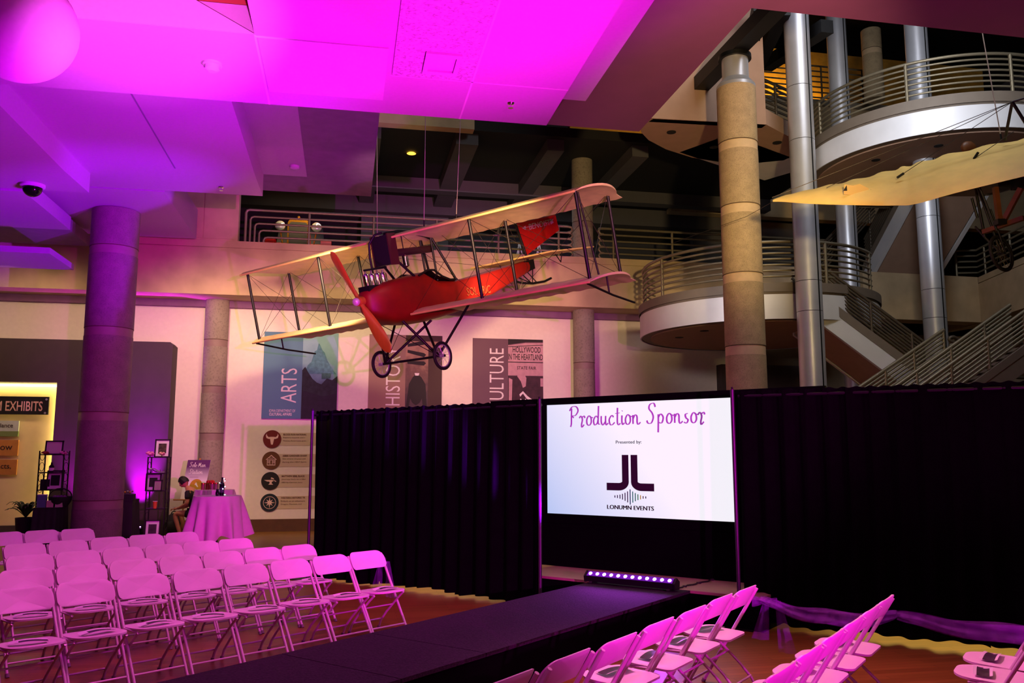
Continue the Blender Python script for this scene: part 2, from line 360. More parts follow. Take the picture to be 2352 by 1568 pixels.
# panels on its underside
m = MB()
xp0, xp1 = hx1 + 0.03, onZ(893, 106, ZM)[0]
m.box((xp0, hy1 + 0.02, ZM - 0.012), (xp1, onZ(885, 229, ZM)[1], ZM))
struct(m.build('ceiling_panel', M_plaster2))
q0 = onZ(905, 100, ZM)[0]; q1 = onZ(1130, 20, ZM)[0]; qa = onZ(1000, 178, ZM)[1]
q1 = onZ(1083, 180, ZM)[0]
struct(MB().box((q0 + 0.02, -2, ZM - 0.015), (q1, qa, ZM)).build('ceiling_panel_acoustic', M_acou))
m = MB()
m.box((q1 + 0.01, -2, ZM - 0.004), (q1 + 0.035, yM, ZM)).box((q0, qa + 0.03, ZM - 0.004), (xM, qa + 0.05, ZM))
m.box((hx1 - 0.01, hy1, ZM - 0.004), (hx1 + 0.012, yM, ZM))
ya = onZ(700, 93, ZM)[1]; m.box((hx1, ya - 0.012, ZM - 0.018), (xp1, ya, ZM))
struct(m.build('trim_2', mat('joint_line', (205, 175, 200), 0.8)))
# vent
v0, v1 = onZ(970, 162, ZM), onZ(1060, 120, ZM)
cx, cy = (onZ(1015, 142, ZM))[:2]; sx = (onZ(1055, 142, ZM)[0] - onZ(972, 142, ZM)[0]) / 2; sy = (onZ(1015, 118, ZM)[1] - onZ(1015, 166, ZM)[1]) / -2
t = thing('ceiling_vent', (cx, cy, ZM - 0.02), 'square air vent set in the speckled ceiling panel', 'vent')
z = ZM - 0.015
m = MB()
for a_, b_ in (((cx - sx, cy - sy), (cx + sx, cy - sy * .72)), ((cx - sx, cy + sy * .72), (cx + sx, cy + sy)), ((cx - sx, cy - sy * .72), (cx - sx * .74, cy + sy * .72)), ((cx + sx * .74, cy - sy * .72), (cx + sx, cy + sy * .72))):
    m.box((a_[0], a_[1], z - 0.03), (b_[0], b_[1], z))
m.build('frame', M_plaster2, t)
m = MB()
m.box((cx - sx * .72, cy - sy * .7, z - 0.006), (cx + sx * .72, cy + sy * .7, z - 0.001))
m.build('grille', mat('vent_grille', (205, 150, 200), 0.6), t)
# recess seen at the top left: lit upstand and brown soffit
yu = hy1 - 0.03
m = MB()
m.prism([(hx1 - 9, yu, ZM + 0.0), (hx1 - 0.005, yu, ZM + 0.0), onY(450, 0, yu), onY(380, -40, yu), (hx1 - 9, yu, onY(380, -40, yu)[2])], (0, 0.025, 0))
struct(m.build('ceiling_upstand', M_plaster2))
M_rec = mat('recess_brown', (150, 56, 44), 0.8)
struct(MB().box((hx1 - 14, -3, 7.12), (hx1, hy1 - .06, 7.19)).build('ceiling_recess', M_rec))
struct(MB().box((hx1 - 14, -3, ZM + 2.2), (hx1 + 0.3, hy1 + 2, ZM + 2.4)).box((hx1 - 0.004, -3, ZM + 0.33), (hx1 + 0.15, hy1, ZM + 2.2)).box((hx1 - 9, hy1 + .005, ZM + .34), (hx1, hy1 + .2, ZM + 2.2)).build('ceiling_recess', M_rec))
# side strip and dark upper ceiling
a = onZ(1292, 226, ZS); b = onZ(1345, 232, ZS)
struct(MB().box((a[0] - 0.25, -3, ZS), (b[0], b[1], ZS + 0.3)).build('ceiling_strip', M_plaster))
c1 = onZ(1468, 302, ZD); c2 = onZ(1719, 18, ZD)
m = MB().box((-14, -10, ZD), (c1[0], c1[1], ZD + 0.5)).box((c1[0], -10, ZD), (18, c2[1], ZD + 0.5))
struct(m.build('ceiling_upper', mat('upper_ceiling', (112, 52, 98), 0.85, 0, 0.05, 3)))  # dim magenta bounce put into the dark plum base colour
# lower clouds on the left
def cloud(zb, th, pr, far, xleft, ynear, name, mt=M_plaster, lip=0.0):
    P = onZ(*pr, zb); x1, y1 = P[0], P[1]
    m = MB()
    yb = y1 - lip
    prof = [(ynear, zb), (yb, zb), (y1, zb + (0.06 if lip else 0)), (y1, zb + th), (ynear, zb + th)]
    m.prism([(xleft, y, z_) for y, z_ in prof], (x1 - xleft, 0, 0))
    return struct(m.build(name, mt)), (x1, y1)
o, L1c = cloud(6.9, 0.50, (603, 457), None, -18, yM - 1.6, 'ceiling_cloud', M_plaster, 1.6)
print('clouds', L1c)
x = onZ(408, 396, 6.9)[0]
struct(MB().box((x - 0.012, yM, 6.893), (x + 0.012, L1c[1] - 1.6, 6.902)).build('trim_3', mat('joint_dark', (120, 90, 130), 0.9)))
o, L2c = cloud(6.5, 0.45, (204, 450), None, -18, 3.0, 'ceiling_cloud', M_plaster, 1.4)
o, L3c = cloud(6.52, 0.28, (161, 528), None, -18, L2c[1] + .02, 'ceiling_cloud', M_plaster, 0.0)
cloud(6.55, 0.25, (205, 565), None, -18, L3c[1] + .05, 'ceiling_cloud', M_plaster_shade)
cloud(6.95, 0.70, (451, 548), None, -9, L1c[1] + .05, 'ceiling_cloud', M_plaster)
cloud(5.75, 0.12, (169, 620), None, -18, 17.6, 'ceiling_cloud', M_plaster)
o, Sc = cloud(7.75, 0.45, (852, 451), None, -6.5, yM + 1.5, 'ceiling_cloud', M_plaster_shade)
# raised access panel on that cloud
z = 7.75; a = onZ(705, 403, z); b = onZ(600, 398, z); c = onZ(692, 260, z)
struct(MB().box((b[0], c[1] - 1.5, z - 0.03), (a[0], a[1], z)).build('ceiling_panel', M_plaster))
# high roof over the atrium
struct(MB().box((-26, c1[1] + 0.5, 19.2), (30, 40, 19.5)).build('ceiling_roof', M_black))

# devices on the ceiling
def detector(px, py, z, lab, r=0.07, rod=False):
    p = onZ(px, py, z); t = thing('smoke_detector', (p[0], p[1], z - 0.1), lab, 'detector', 'ceiling detectors')
    MB().lathe(p, [(r * 1.25, -0.0), (r * 1.25, -0.025), (r, -0.03)], 24).build('base_plate', M_plaster2, t, 30)
    MB().lathe(p, [(r, -0.03), (r * .95, -0.075), (r * .5, -0.1)], 24).build('cover', M_plaster2, t, 30)
detector(488, 146, ZM, 'round white detector on the magenta ceiling near the globe', 0.09)
detector(677, 378, 7.75, 'round detector at the corner of the raised ceiling panel', 0.10)
def sprinkler(px, py, z, lab):
    p = onZ(px, py, z); t = thing('sprinkler_head', (p[0], p[1], z - 0.08), lab, 'sprinkler', 'ceiling sprinklers')
    MB().lathe(p, [(0.05, 0), (0.04, -0.015), (0.015, -0.02), (0.015, -0.06)], 16).build('body', M_chrome, t, 30)
    MB().lathe(p, [(0.035, -0.06), (0.035, -0.066)], 16).build('deflector', M_chrome, t, 30)
sprinkler(1173, 237, ZM, 'small sprinkler head near the corner of the bright magenta ceiling')
sprinkler(508, 430, 6.93, 'small sprinkler head on the violet ceiling edge above the gallery')
p = onZ(75, 425, 6.53); t = thing('camera_dome', (p[0], p[1], p[2] - 0.2), 'black security camera dome under the left ceiling', 'camera')
MB().lathe(p, [(0.2, 0.02), (0.2, -0.03), (0.17, -0.05)], 28).build('collar', M_plaster2, t, 30)
MB().lathe(p + np.array([0, 0, -0.05]), [(0.16, 0)] + [(0.16 * math.cos(a), -0.16 * math.sin(a)) for a in np.linspace(0.1, 1.5, 8)], 28).build('dome', mat('black_gloss', (8, 8, 10), 0.08), t, 60)
# big hanging globe
dg = 7.0; pg = onD(45, 62, dg); rg = 132 * dg / F
t = thing('globe_lamp', (pg[0], pg[1], pg[2] - rg), 'large round white globe hanging at the top left', 'globe')
MB().ball(pg, rg, 48).build('globe', M_plaster2, t, 60)
MB().tube([pg + np.array([0, 0, rg * .98]), (pg[0], pg[1], 9)], 0.02).build('hanger', M_steel, t)

# ------------------------------------------------------------------ columns
def column(px_top, py_top, px_bot, py_bot, d, r, z0, z1, joints, lab, mt=M_conc2):
    P = onD((px_top + px_bot) / 2, (py_top + py_bot) / 2, d)
    c = (P[0], P[1], 0); t = thing('concrete_column', (P[0], P[1], z0), lab, 'column', 'round concrete columns')
    js = sorted(onD(0, y, d)[2] if False else (EYE + (1046 - y) * d / (F / math.cos(TH))) for y in joints)
    prof = []; zc = z0
    for j in js + [None]:
        zt = (j - 0.09) if j is not None else z1
        MB().lathe(c, [(r, zc), (r, zt)], 40).build('drum', mt, t, 30)
        if j is not None:
            MB().lathe(c, [(r * .985, zt), (r * .985, zt + 0.02), (r * .985, j + 0.09)], 40).build('joint_band', M_jdark if mt.name in ('concrete_dark', 'concrete_grey') else M_joint, t, 30)
            MB().lathe(c, [(r * 1.004, j + 0.078), (r * 1.004, j + 0.092)], 40).build('groove_ring', M_groove, t, 30)
            zc = j + 0.09
    return t, P
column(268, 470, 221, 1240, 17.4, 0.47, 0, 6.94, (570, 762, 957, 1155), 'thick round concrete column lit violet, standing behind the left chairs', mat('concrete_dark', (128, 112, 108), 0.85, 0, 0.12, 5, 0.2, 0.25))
tc, PcL = column(500, 690, 478, 1180, 20.9, 0.285, 0, ZB, (787, 895, 1003), 'grey concrete column on the back wall left of the blue banner', M_concg)
tc, PcR = column(1336, 330, 1342, 890, 22.4, 0.285, 0, 9.9, (330, 505, 840), 'concrete column rising past the gallery railing behind the biplane', M_concg)
dR = 15.5
tc, PR = column(1686, 165, 1718, 890, dR, 0.365, 0, 8.80, (313, 470, 635, 805), 'tall tan concrete column with silver cap, in front of the round landing')
c = (PR[0], PR[1], 0)
MB().lathe(c, [(0.365, 8.8), (0.365, 8.86), (0.27, 8.98), (0.25, 9.0), (0.25, 9.42)], 40).build('capital', M_alu, tc, 30)
MB().lathe(c, [(0.31, 9.40), (0.31, 9.48)], 40).build('cap_plate', M_steel, tc, 30)
# black steel beam above it
b = MB(); a0 = np.array([PR[0], PR[1] + 0.6, 9.62]); b.obox(a0 + np.array([0, -4, 0.0]), (0.16, 0, 0), (0, 5, 0), (0, 0, 0.14))
struct(b.build('beam_steel', M_steel))
b = MB()
for pa, pb in (((1728, 170), (1800, 20)), ((1700, 235), (1745, 10)), ((1760, 150), (1900, 60))):
    P0, P1 = onD(*pa, 19), onD(*pb, 16.5); d_ = P1 - P0; b.obox((P0 + P1) / 2, d_ / 2, np.cross(d_ / np.linalg.norm(d_), (0, 0, 1)) * 0.14, (0, 0, 0.14))
struct(b.build('beam_roof', M_steel))
def silver(px, py, d, r, z0, z1, lab, joints=()):
    P = onD(px, py, d); c = (P[0], P[1], 0); t = thing('metal_column', (P[0], P[1], z0), lab, 'column', 'silver clad columns')
    js = sorted(EYE + (1046 - y) * d / (F / math.cos(TH)) for y in joints); zs = [z0] + js + [z1]
    for a_, b_ in zip(zs[:-1], zs[1:]): MB().lathe(c, [(r, a_ + 0.006), (r, b_ - 0.006)], 40).build('casing', M_alu, t, 30)
    MB().lathe(c, [(r * .97, z0), (r * .97, z1)], 24).build('core', M_steel, t, 30)
    # dark seam up the side
    a_ = math.atan2(-P[1], -P[0]) + 0.82; q = np.array([P[0] + r * math.cos(a_), P[1] + r * math.sin(a_), 0])
    MB().box((q[0] - 0.012, q[1] - 0.012, z0), (q[0] + 0.012, q[1] + 0.012, z1)).build('seam', M_steel, t)
    return P
S1 = silver(1848, 460, 16.8, 0.255, 0, 14, 'front silver metal column beside the tan concrete column', (160, 295, 640, 712))
S2 = silver(1938, 400, 21.8, 0.255, 0, 15, 'silver metal column seen behind the front one, under the upper landing', (560, 350))
S3 = silver(2125, 400, 19.4, 0.255, 0, 15, 'silver metal column at far right, above the stair railings', (485, 660, 728, 130))

# ------------------------------------------------------------------ railings
def rail_set(paths, posts, name, lab, cat='railing', group='metal railings', r=0.028, mt=M_rail, rtop=0.035, base=None):
    t = thing(name, base if base is not None else posts[0][0], lab, cat, group)
    for i, p in enumerate(paths): MB().tube(p, rtop if i == 0 else r, 8).build('top_rail' if i == 0 else 'rail', mt, t, 50)
    for a, b in posts: MB().tube([a, b], 0.033, 8).build('post', mt, t, 50)
    return t
yr = YF + 0.28
x0 = onY(565, 500, yr)[0]; x1 = onY(1312, 540, yr)[0]; x2 = onY(1368, 540, yr)[0]; x3 = onY(1662, 560, yr)[0]
zt = 7.90; zs5 = [zt - 0.17 * i for i in range(5)]
def nest(xa, xb, left=True, right=True):
    out = []
    for i, z in enumerate(zs5):
        p = []
        if left:
            xi = xa + 0.11 * i; p += [(xi, yr, ZL), (xi, yr, z - 0.08), (xi + 0.03, yr, z - 0.02), (xi + 0.09, yr, z)]
        p += [(xb - (0.0 if right else 0), yr, z)]
        if right: p += [(xb + 0.10, yr - 0.02, z - 0.02), (xb + 0.13, yr - 0.02, z - 0.09), (xb + 0.08, yr - .02, z - 0.15), (xb, yr, z - 0.16)]
        out.append(p)
    return out
pp = [onY(x, 520, yr)[0] for x in (710, 858, 1003, 1145, 1283)]
rail_set(nest(x0, x1 - .1, True, True), [((x, yr, ZL), (x, yr, zt)) for x in pp], 'gallery_railing', 'long metal railing of the gallery in front of the red car')
def nest_r(xa, xb):
    out = []
    for z in zs5: out.append([(xa + .12, yr, z - .16), (xa + .02, yr - .02, z - .15), (xa - .03, yr - .02, z - .08), (xa, yr - .02, z - .02), (xa + .1, yr, z), (xb, yr, z)])
    return out
rail_set(nest_r(x2 + .1, x3 + 3.2), [((onY(x, 520, yr)[0], yr, ZL), (onY(x, 520, yr)[0], yr, zt)) for x in (1408, 1543, 1700, 1835)], 'gallery_railing', 'metal railing right of the gallery column, behind the round landing')
# ------------------------------------------------------------------ round landings
def landing(cpx, dc, r, zb, zm, zt_, a0, a1, lab, posts_a, nr=7, rh=0.9):
    P = onD(cpx, 700, dc); cx, cy = P[0], P[1]; t = thing('round_landing', (cx, cy, zb), lab, 'landing', 'round stair landings')
    ang = lambda s: a0 + (a1 - a0) * s
    n = 72
    def ring(r0, z0, r1, z1): return MB().grid(lambda u, v: (cx + (r0 + (r1 - r0) * v) * math.cos(ang(u)), cy + (r0 + (r1 - r0) * v) * math.sin(ang(u)), z0 + (z1 - z0) * v), n, 1)
    m = MB().lathe((cx, cy, 0), [(r - 0.02, zb + 0.02), (r - 0.02, zt_ - 0.05)], 96); m.build('slab', M_rim, t, 30)
    m = MB().lathe((cx, cy, 0), [(r - 0.03, zb + .0), (r, zb), (r, zm), (r - .03, zm)], 96, cap=False); m.build('cladding_band', M_clad, t, 30)
    m = MB().lathe((cx, cy, 0), [(r + 0.01, zm + 0.05), (r + 0.03, zm + 0.05), (r + 0.03, zt_), (r - 0.15, zt_)], 96, cap=False); m.build('rim', M_rim, t, 30)
    MB().lathe((cx, cy, 0), [(r - 0.25, zb - 0.012), (r - 0.25, zb + 0.02)], 96).build('soffit', M_soff, t, 30)
    for q in range(4):
        a_ = a0 + (a1 - a0) * (0.2 + 0.2 * q); pc = (cx + (r - .9) * math.cos(a_), cy + (r - .9) * math.sin(a_), zb)
        MB().lathe(pc, [(0.10, -0.02), (0.10, 0.0)], 20).build('downlight', M_black, t)
    rr = r - 0.10
    rt = thing('landing_railing', (cx, cy, zt_), lab.replace('round landing', 'curved railing of the round landing'), 'railing', 'metal railings')
    for i in range(nr):
        z = zt_ + rh - i * (rh - 0.06) / (nr - 0.2)
        MB().tube([(cx + rr * math.cos(a), cy + rr * math.sin(a), z) for a in np.linspace(a0, a1, 60)], 0.036 if i == 0 else 0.024, 8).build('top_rail' if i == 0 else 'rail', M_rail, rt, 50)
    for a in posts_a: MB().tube([(cx + rr * math.cos(a), cy + rr * math.sin(a), zt_), (cx + rr * math.cos(a), cy + rr * math.sin(a), zt_ + rh)], 0.038, 8).build('post', M_rail, rt, 50)
    return cx, cy
va = math.atan2(-math.cos(YAW), -math.sin(YAW))      # direction back towards the camera
Lc2 = landing(1735, 20.1, 2.75, 4.66, 5.18, 5.42, va - 2.2, va + 0.95, 'lower silver banded round landing between the columns', [va - 1.9, va - 1.15, va - 0.45, va + 0.3, va + 0.9])
Lc3 = landing(2165, 20.3, 3.0, 8.78, 9.30, 9.58, va - 1.75, va + 1.6, 'upper silver banded round landing at the top right', [va - 1.45, va - 0.62, va + 0.12, va + 0.8])
# upper landing slab with straight near edge and rounded left end, and its bridge
zq = 8.8; A = onZ(1500, 273, zq); B = onZ(1760, 286, zq); c0 = onZ(1640, 318, zq)
pts = [A, B, onZ(1862, 340, zq), onZ(1800, 368, zq)] + [onZ(x, y, zq) for x, y in ((1730, 375), (1660, 373), (1590, 362), (1530, 343), (1490, 322), (1472, 303), (1474, 290))]
t = thing('upper_slab', A, 'beige rounded floor slab left of the tan column, under the dark ceiling', 'landing')
MB().prism(pts, (0, 0, 0.35)).build('soffit', M_soff, t)
A2 = onZ(1440, 268, zq)
MB().prism([A2, B, B + np.array([0, 0.2, 0]), A2 + np.array([0, .2, 0])], (0, 0, 3.2)).build('bulkhead', M_soff, t)
for px, py in ((1542, 303), (1640, 337), (1785, 327)): MB().lathe(onZ(px, py, zq), [(0.1, -0.015), (0.1, 0.0)], 20).build('downlight', M_black, t)
# bridge
def stringer(Pa, Pb, h0, h1, w, name, t, mt): return MB().prism([Pa + np.array([0, 0, h0]), Pb + np.array([0, 0, h0]), Pb + np.array([0, 0, h1]), Pa + np.array([0, 0, h1])], w).build(name, mt, t)
Pa = onD(1735, 250, 18.4); Pb = onD(1865, 300, 19.8)
Pb[2] = Pa[2] = 9.3; dv = (Pb - Pa) / np.linalg.norm(Pb - Pa); nv = np.array([-dv[1], dv[0], 0]); Pa = Pa - dv * 1.0
t = thing('bridge', Pa, 'short grey bridge joining the beige slab to the upper round landing', 'bridge')
stringer(Pa, Pb, -0.5, 0.0, nv * 1.4, 'deck', t, M_clad); stringer(Pa - nv * .02, Pb - nv * .02, 0.02, 0.28, nv * 0.12, 'rim', t, M_rim)
rail_set([[Pa + np.array([0, 0, 1.15 - .13 * i]), Pb + np.array([0, 0, 1.15 - .13 * i])] for i in range(7)], [(Pa + dv * s_ + np.array([0, 0, .25]), Pa + dv * s_ + np.array([0, 0, 1.15])) for s_ in (1.1, 1.8, 2.5)], 'bridge_railing', 'railing of the short bridge between the tan and silver columns', mt=M_raild)

# ------------------------------------------------------------------ stairs
def flight(P0, P1, width, lab, stair_h=0.45, steps=14, soff=M_soff, cap=0.22, face=None):
    """P0 lower end, P1 upper end of the near stringer's top edge; width: horizontal vector to the far stringer"""
    P0, P1, w = map(np.array, (P0, P1, width)); t = thing('stair_flight', (P0[0], P0[1], P0[2] - .6), lab, 'stairs', 'stair flights')
    wn = w / np.linalg.norm(w); up = np.array([0, 0, 1.0])
    for s_ in (0, 1):
        o = w * s_ - (wn * .05)
        MB().prism([P0 + o - up * (cap + stair_h), P1 + o - up * (cap + stair_h), P1 + o - up * cap, P0 + o - up * cap], wn * .1).build('stringer', face or M_clad, t)
        MB().prism([P0 + o - up * cap - wn * .01, P1 + o - up * cap - wn * .01, P1 + o - wn * .01, P0 + o - wn * .01], wn * .12).build('stringer_cap', M_rim, t)
    MB().prism([P0 + wn * .1 - up * (cap + stair_h * .95), P1 + wn * .1 - up * (cap + stair_h * .95), P1 + w - wn * .1 - up * (cap + stair_h * .95), P0 + w - wn * .1 - up * (cap + stair_h * .95)], (0, 0, 0.06)).build('soffit', soff, t)
    m = MB(); dz = (P1[2] - P0[2]) / steps; hd = (P1 - P0); hd[2] = 0; hd /= steps
    for k in range(steps):
        q = P0 + (P1 - P0) * k / steps - up * .25; m.prism([q + wn * .06, q + hd + wn * .06, q + hd + w - wn * .06, q + w - wn * .06], (0, 0, 0.05))
    m.build('steps', M_concg, t)
    return t
def stair_rails(P0, P1, off, lab, n=7, h=0.85, posts=(0.1, 0.5, 0.9), mt=M_raild, extra=None):
    P0 = np.array(P0) + off; P1 = np.array(P1) + off; up = np.array([0, 0, 1.0])
    paths = [[P0 + up * (h - i * (h - .1) / (n - 1)), P1 + up * (h - i * (h - .1) / (n - 1))] for i in range(n)]
    return rail_set(paths, [(P0 + (P1 - P0) * s_ , P0 + (P1 - P0) * s_ + up * h) for s_ in posts], 'stair_railing', lab, mt=mt, r=0.026)
VX = np.array([math.cos(YAW), -math.sin(YAW), 0]); VY = np.array([math.sin(YAW), math.cos(YAW), 0])
# flight from the lower landing down to the right
Pu = onD(1880, 672, 17.6); Pl = onD(2130, 858, 17.6)
flight(Pl, Pu, VY * 1.7, 'lower stair flight running down to the right from the lower round landing')
stair_rails(Pl, Pu, VY * .03, 'near railing of the stair flight running down to the right', 8, 0.66, (0.12, 0.5, 0.92))
stair_rails(Pl, Pu, VY * 1.65, 'far railing of the stair flight running down to the right', 8, 0.66, (0.12, 0.5, 0.92))
# flight rising from the lower landing to the upper right
P0 = onD(1985, 610, 24.6); P1 = onD(2128, 340, 21.6)
flight(P0, P1, VX * 1.9, 'upper stair flight rising to the right behind the silver columns', 0.5, 16)
stair_rails(P0, P1, VX * .05, 'railing of the upper stair flight behind the silver columns', 8, 0.8)
P0b = onD(1880, 640, 22.4); P1b = onD(2010, 500, 23.6)
stair_rails(P0b, P1b, VX * .0, 'dark railing of the steps seen between the front and second silver columns', 8, 0.8)
P0c = onD(1885, 612, 22.9); P1c = onD(2010, 540, 23.4)
# flights at the bottom right rising to the right, in front of the third silver column
Q0 = onD(1960, 970, 15.6); Q1 = onD(2172, 822, 16.2)
stair_rails(Q0, Q1, VX * 0, 'bronze stair railing rising from behind the drape to the third silver column', 7, 0.55, (0.35, 0.66, 0.99), M_rail)
Q2 = onD(2085, 985, 14.4); Q3 = onD(2420, 742, 14.8)
flight(Q2 - np.array([0, 0, .0]), Q3, VY * 1.3, 'lowest stair flight at the right edge above the drape', 0.3, 14, cap=.15, face=M_rim)
stair_rails(Q2, Q3, VX * 0, 'long bronze stair railing at the right edge above the drape', 7, 0.55, (0.3, 0.55, 0.8), M_rail)
stair_rails(Q2, Q3, VY * 1.25, 'far railing of the lowest stair flight at the right edge', 7, 0.55, (0.3, 0.55, 0.8), M_rail)
# level railing with curled ends
R0 = onD(2190, 780, 16.4); R1 = onD(2420, 762, 17.2); R1[2] = R0[2]
paths = []
for i in range(6):
    z_ = np.array([0, 0, -0.14 * i]); q = R0 + z_
    loop = [q + VX * (-.02 - .09 * math.sin(a)) * 1.0 + np.array([0, 0, .05 * math.cos(a)]) - VY * .05 for a in np.linspace(0, PI, 7)]
    paths.append(loop[::-1] + [q + VX * .1, R1 + z_])
rail_set(paths, [(R0 - np.array([0, 0, .85]), R0 + np.array([0, 0, .03])), (R1 - np.array([0, 0, .85]), R1)], 'landing_railing', 'level railing with curled ends right of the third silver column', mt=M_raild)

# concrete balcony at the right edge
K = onD(2247, 655, 24.4); xk = K[0]; yk = K[1]
K2 = onD(2420, 640, 20.5)
t = thing('concrete_balcony', (xk, yk, ZB), 'angled concrete balcony front at the right edge, behind the hanging wheel', 'balcony')
dv = K2 - K; dv[2] = 0
MB().prism([(K[0], K[1], ZB), (K2[0], K2[1], ZB), (K2[0] + 2, K2[1] + 3, ZB), (K[0] + .5, K[1] + 2, ZB)], (0, 0, ZL - .2 - ZB)).build('front', M_conc, t)
MB().prism([(K[0] + .03, K[1] + .03, ZL - .17), (K2[0] + .03, K2[1] + .03, ZL - .17), (K2[0] + .4, K2[1] + .3, ZL - .17), (K[0] + .4, K[1] + .3, ZL - .17)], (0, 0, .17)).build('curb', M_conc, t)
W0 = onD(1985, 700, 23.6)
MB().prism([(W0[0], W0[1], ZB), (K[0], K[1], ZB), (K[0], K[1] + .6, ZB), (W0[0], W0[1] + .6, ZB)], (0, 0, ZL - ZB)).build('front', M_conc, t)
up = np.array([0, 0, 1.0]); Ka = np.array([K[0] + .15, K[1] + .15, ZL]); Kb = np.array([K2[0] + .15, K2[1] + .15, ZL]); Kc = Ka - VX * 0.6 + VY * 0.05
rail_set([[Kc + up * (.85 - .17 * i), Ka + up * (.85 - .17 * i), Kb + up * (.85 - .17 * i)] for i in range(5)], [(p_, p_ + up * .85) for p_ in (Kc, Ka + (Kb - Ka) * .12, Ka + (Kb - Ka) * .5, Kb)], 'balcony_railing', 'railing on the concrete balcony behind the hanging wheel', mt=M_rail)
# wall below the balcony, dark doorway below the lower landing
struct(MB().box((11, 24, 0), (30, 24.3, ZB)).build('wall_right_back', mat('tan_wall', (196, 176, 150), 0.85, 0, .03, 5)))
a = onY(1657, 836, YW - .35); b = onY(1895, 836, YW - .35)
struct(MB().box((a[0], YW - .35, 0), (b[0], YW - .02, a[2])).build('door_1', M_dkwall))
# third floor behind the upper landing
struct(MB().box((10.2, 25.2, 9.7), (26, 25.6, 13.7)).build('wall_upper', M_conc))
struct(MB().box((10.2, 25.1, 13.7), (26, 25.7, 13.9)).build('trim_4', M_concg))
struct(MB().box((8, 29.5, 12.5), (26, 29.8, 18)).build('wall_upper_lit', mat('amber_wall', (216, 160, 60), 0.8, 0, .25, 2.0)))
yq = 25.3
xa, xb = onY(1845, 80, yq)[0], onY(1985, 80, yq)[0]
paths = []
for i in range(7):
    z_ = 15.2 - .19 * i; paths.append([(xa - 2, yq, z_), (xb, yq, z_), (xb + .12, yq, z_ - .04), (xb + .05, yq, z_ - .12)])
rail_set(paths, [((x_, yq, 13.9), (x_, yq, 15.2)) for x_ in (xa + .6, xb - .2)], 'upper_railing', 'railing before the amber lit wall at the top right', mt=M_rail)
column(1997, 60, 2004, 115, 25.4, 0.30, 12.9, 15.2, (70,), 'short stretch of concrete column at the top right, right of the amber wall')
area('amber_top_light', (16, 27.5, 15), (15, 29.5, 14.8), 260, (1.0, 0.62, 0.12), 5, 1)

# ================================================================== THE STAGE
SA = math.radians(47); U = np.array([math.sin(SA), math.cos(SA), 0]); N = np.array([math.cos(SA), -math.sin(SA), 0]); Z = np.array([0, 0, 1.0])
def st(u, n, z=0): return U * u + N * n + Z * z
HR = 0.36
nl = np.mean([onZ(*p, HR) @ N for p in ((930, 1432), (1140, 1386), (1350, 1339))]); nr_ = np.mean([onZ(*p, HR) @ N for p in ((1200, 1477), (1400, 1412), (1590, 1352))])
up0 = (onZ(1247, 1328, HR) @ U + onZ(1697, 1360, HR) @ U) / 2
UD = 8.95; UDR = 9.35
us = (onZ(1250, 1309, HR) @ U + onZ(1697, 1326, HR) @ U) / 2
nA = onZ(712, 1328, 0) @ N; nB = onPl(1245, 1100, U, UD) @ N; nC = onPl(1702, 1100, U, UDR) @ N
print('stage', nl, nr_, up0, us, nA, nB, nC)
t = thing('runway', st(6, (nl + nr_) / 2), 'long low black carpeted runway between the two blocks of chairs', 'runway')
us0 = 2.2
def sbox(u0, u1, n0, n1, z0, z1, m=None):
    m = m or MB(); return m.prism([st(u0, n0, z0), st(u1, n0, z0), st(u1, n1, z0), st(u0, n1, z0)], (0, 0, z1 - z0))
k = 0
seams = [us0, 4.4, onZ(900, 1462, HR) @ U, up0 - 0.005]
for a, b in zip(seams[:-1], seams[1:]): sbox(a + .004, b - .004, nl, nr_, HR - 0.03, HR).build('deck_panel', M_carpet, t)
sbox(us0, up0 - .005, nl + .015, nr_ - .015, 0.0, HR - 0.03).build('skirt', M_velvet, t)
t = thing('stage_platform', st((up0 + us) / 2, (nB + nC) / 2), 'low platform with bare tan top at the end of the runway', 'platform')
sbox(up0, us + .05, nB - .5, nC + .3, HR - .03, HR).build('deck', mat('bare_deck', (150, 128, 104), 0.7, 0, .08, 8), t)
sbox(up0 + .01, us + .04, nB - .49, nC + .29, 0, HR - .03).build('skirt', M_velvet, t)

def drape(P0, P1, z0f, z1f, name, lab, seed, amp=0.055, pitch=0.24, panels=3):
    rnd = random.Random(seed); P0, P1 = np.array(P0), np.array(P1); L = np.linalg.norm(P1 - P0); d = (P1 - P0) / L; nn = np.array([-d[1], d[0], 0])
    t = thing(name, (P0 + P1) / 2 * np.array([1, 1, 0]), lab, 'curtain', 'black pipe drapes')
    ph = [rnd.uniform(0, 6.28) for _ in range(6)]
    for q in range(panels):
        a, b = q / panels, (q + 1) / panels; hem = rnd.uniform(-.012, .03)
        def fn(u, v, a=a, b=b, hem=hem):
            s = (a + (b - a) * u) * L; w = amp * (0.35 + 0.65 * (1 - v))
            off = w * (math.sin(2 * PI * s / pitch + ph[0] + .7 * math.sin(s * 1.9 + ph[1])) + .35 * math.sin(2 * PI * s / (pitch * 2.7) + ph[2])) + 0.006 * math.sin(2 * PI * s / .06) * v
            zz0 = z0f(s / L) + hem + 0.012 * math.sin(s * 7 + ph[3]) * (1 - v); zz1 = z1f(s / L) + 0.008 * math.sin(s * 45)
            p = P0 + d * s + nn * off; p[2] = zz0 + (zz1 - zz0) * v; return p
        MB().grid(fn, max(24, int(L / panels / pitch * 14)), 14).build('panel', M_velvet, t, 60)
    MB().tube([P0 + Z * (z1f(0) - .06), P1 + Z * (z1f(1) - .06)], 0.018, 10).build('crossbar', M_steel, t, 50)
    return t
def topz(px, py, u): return onPl(px, py, U, u)[2]
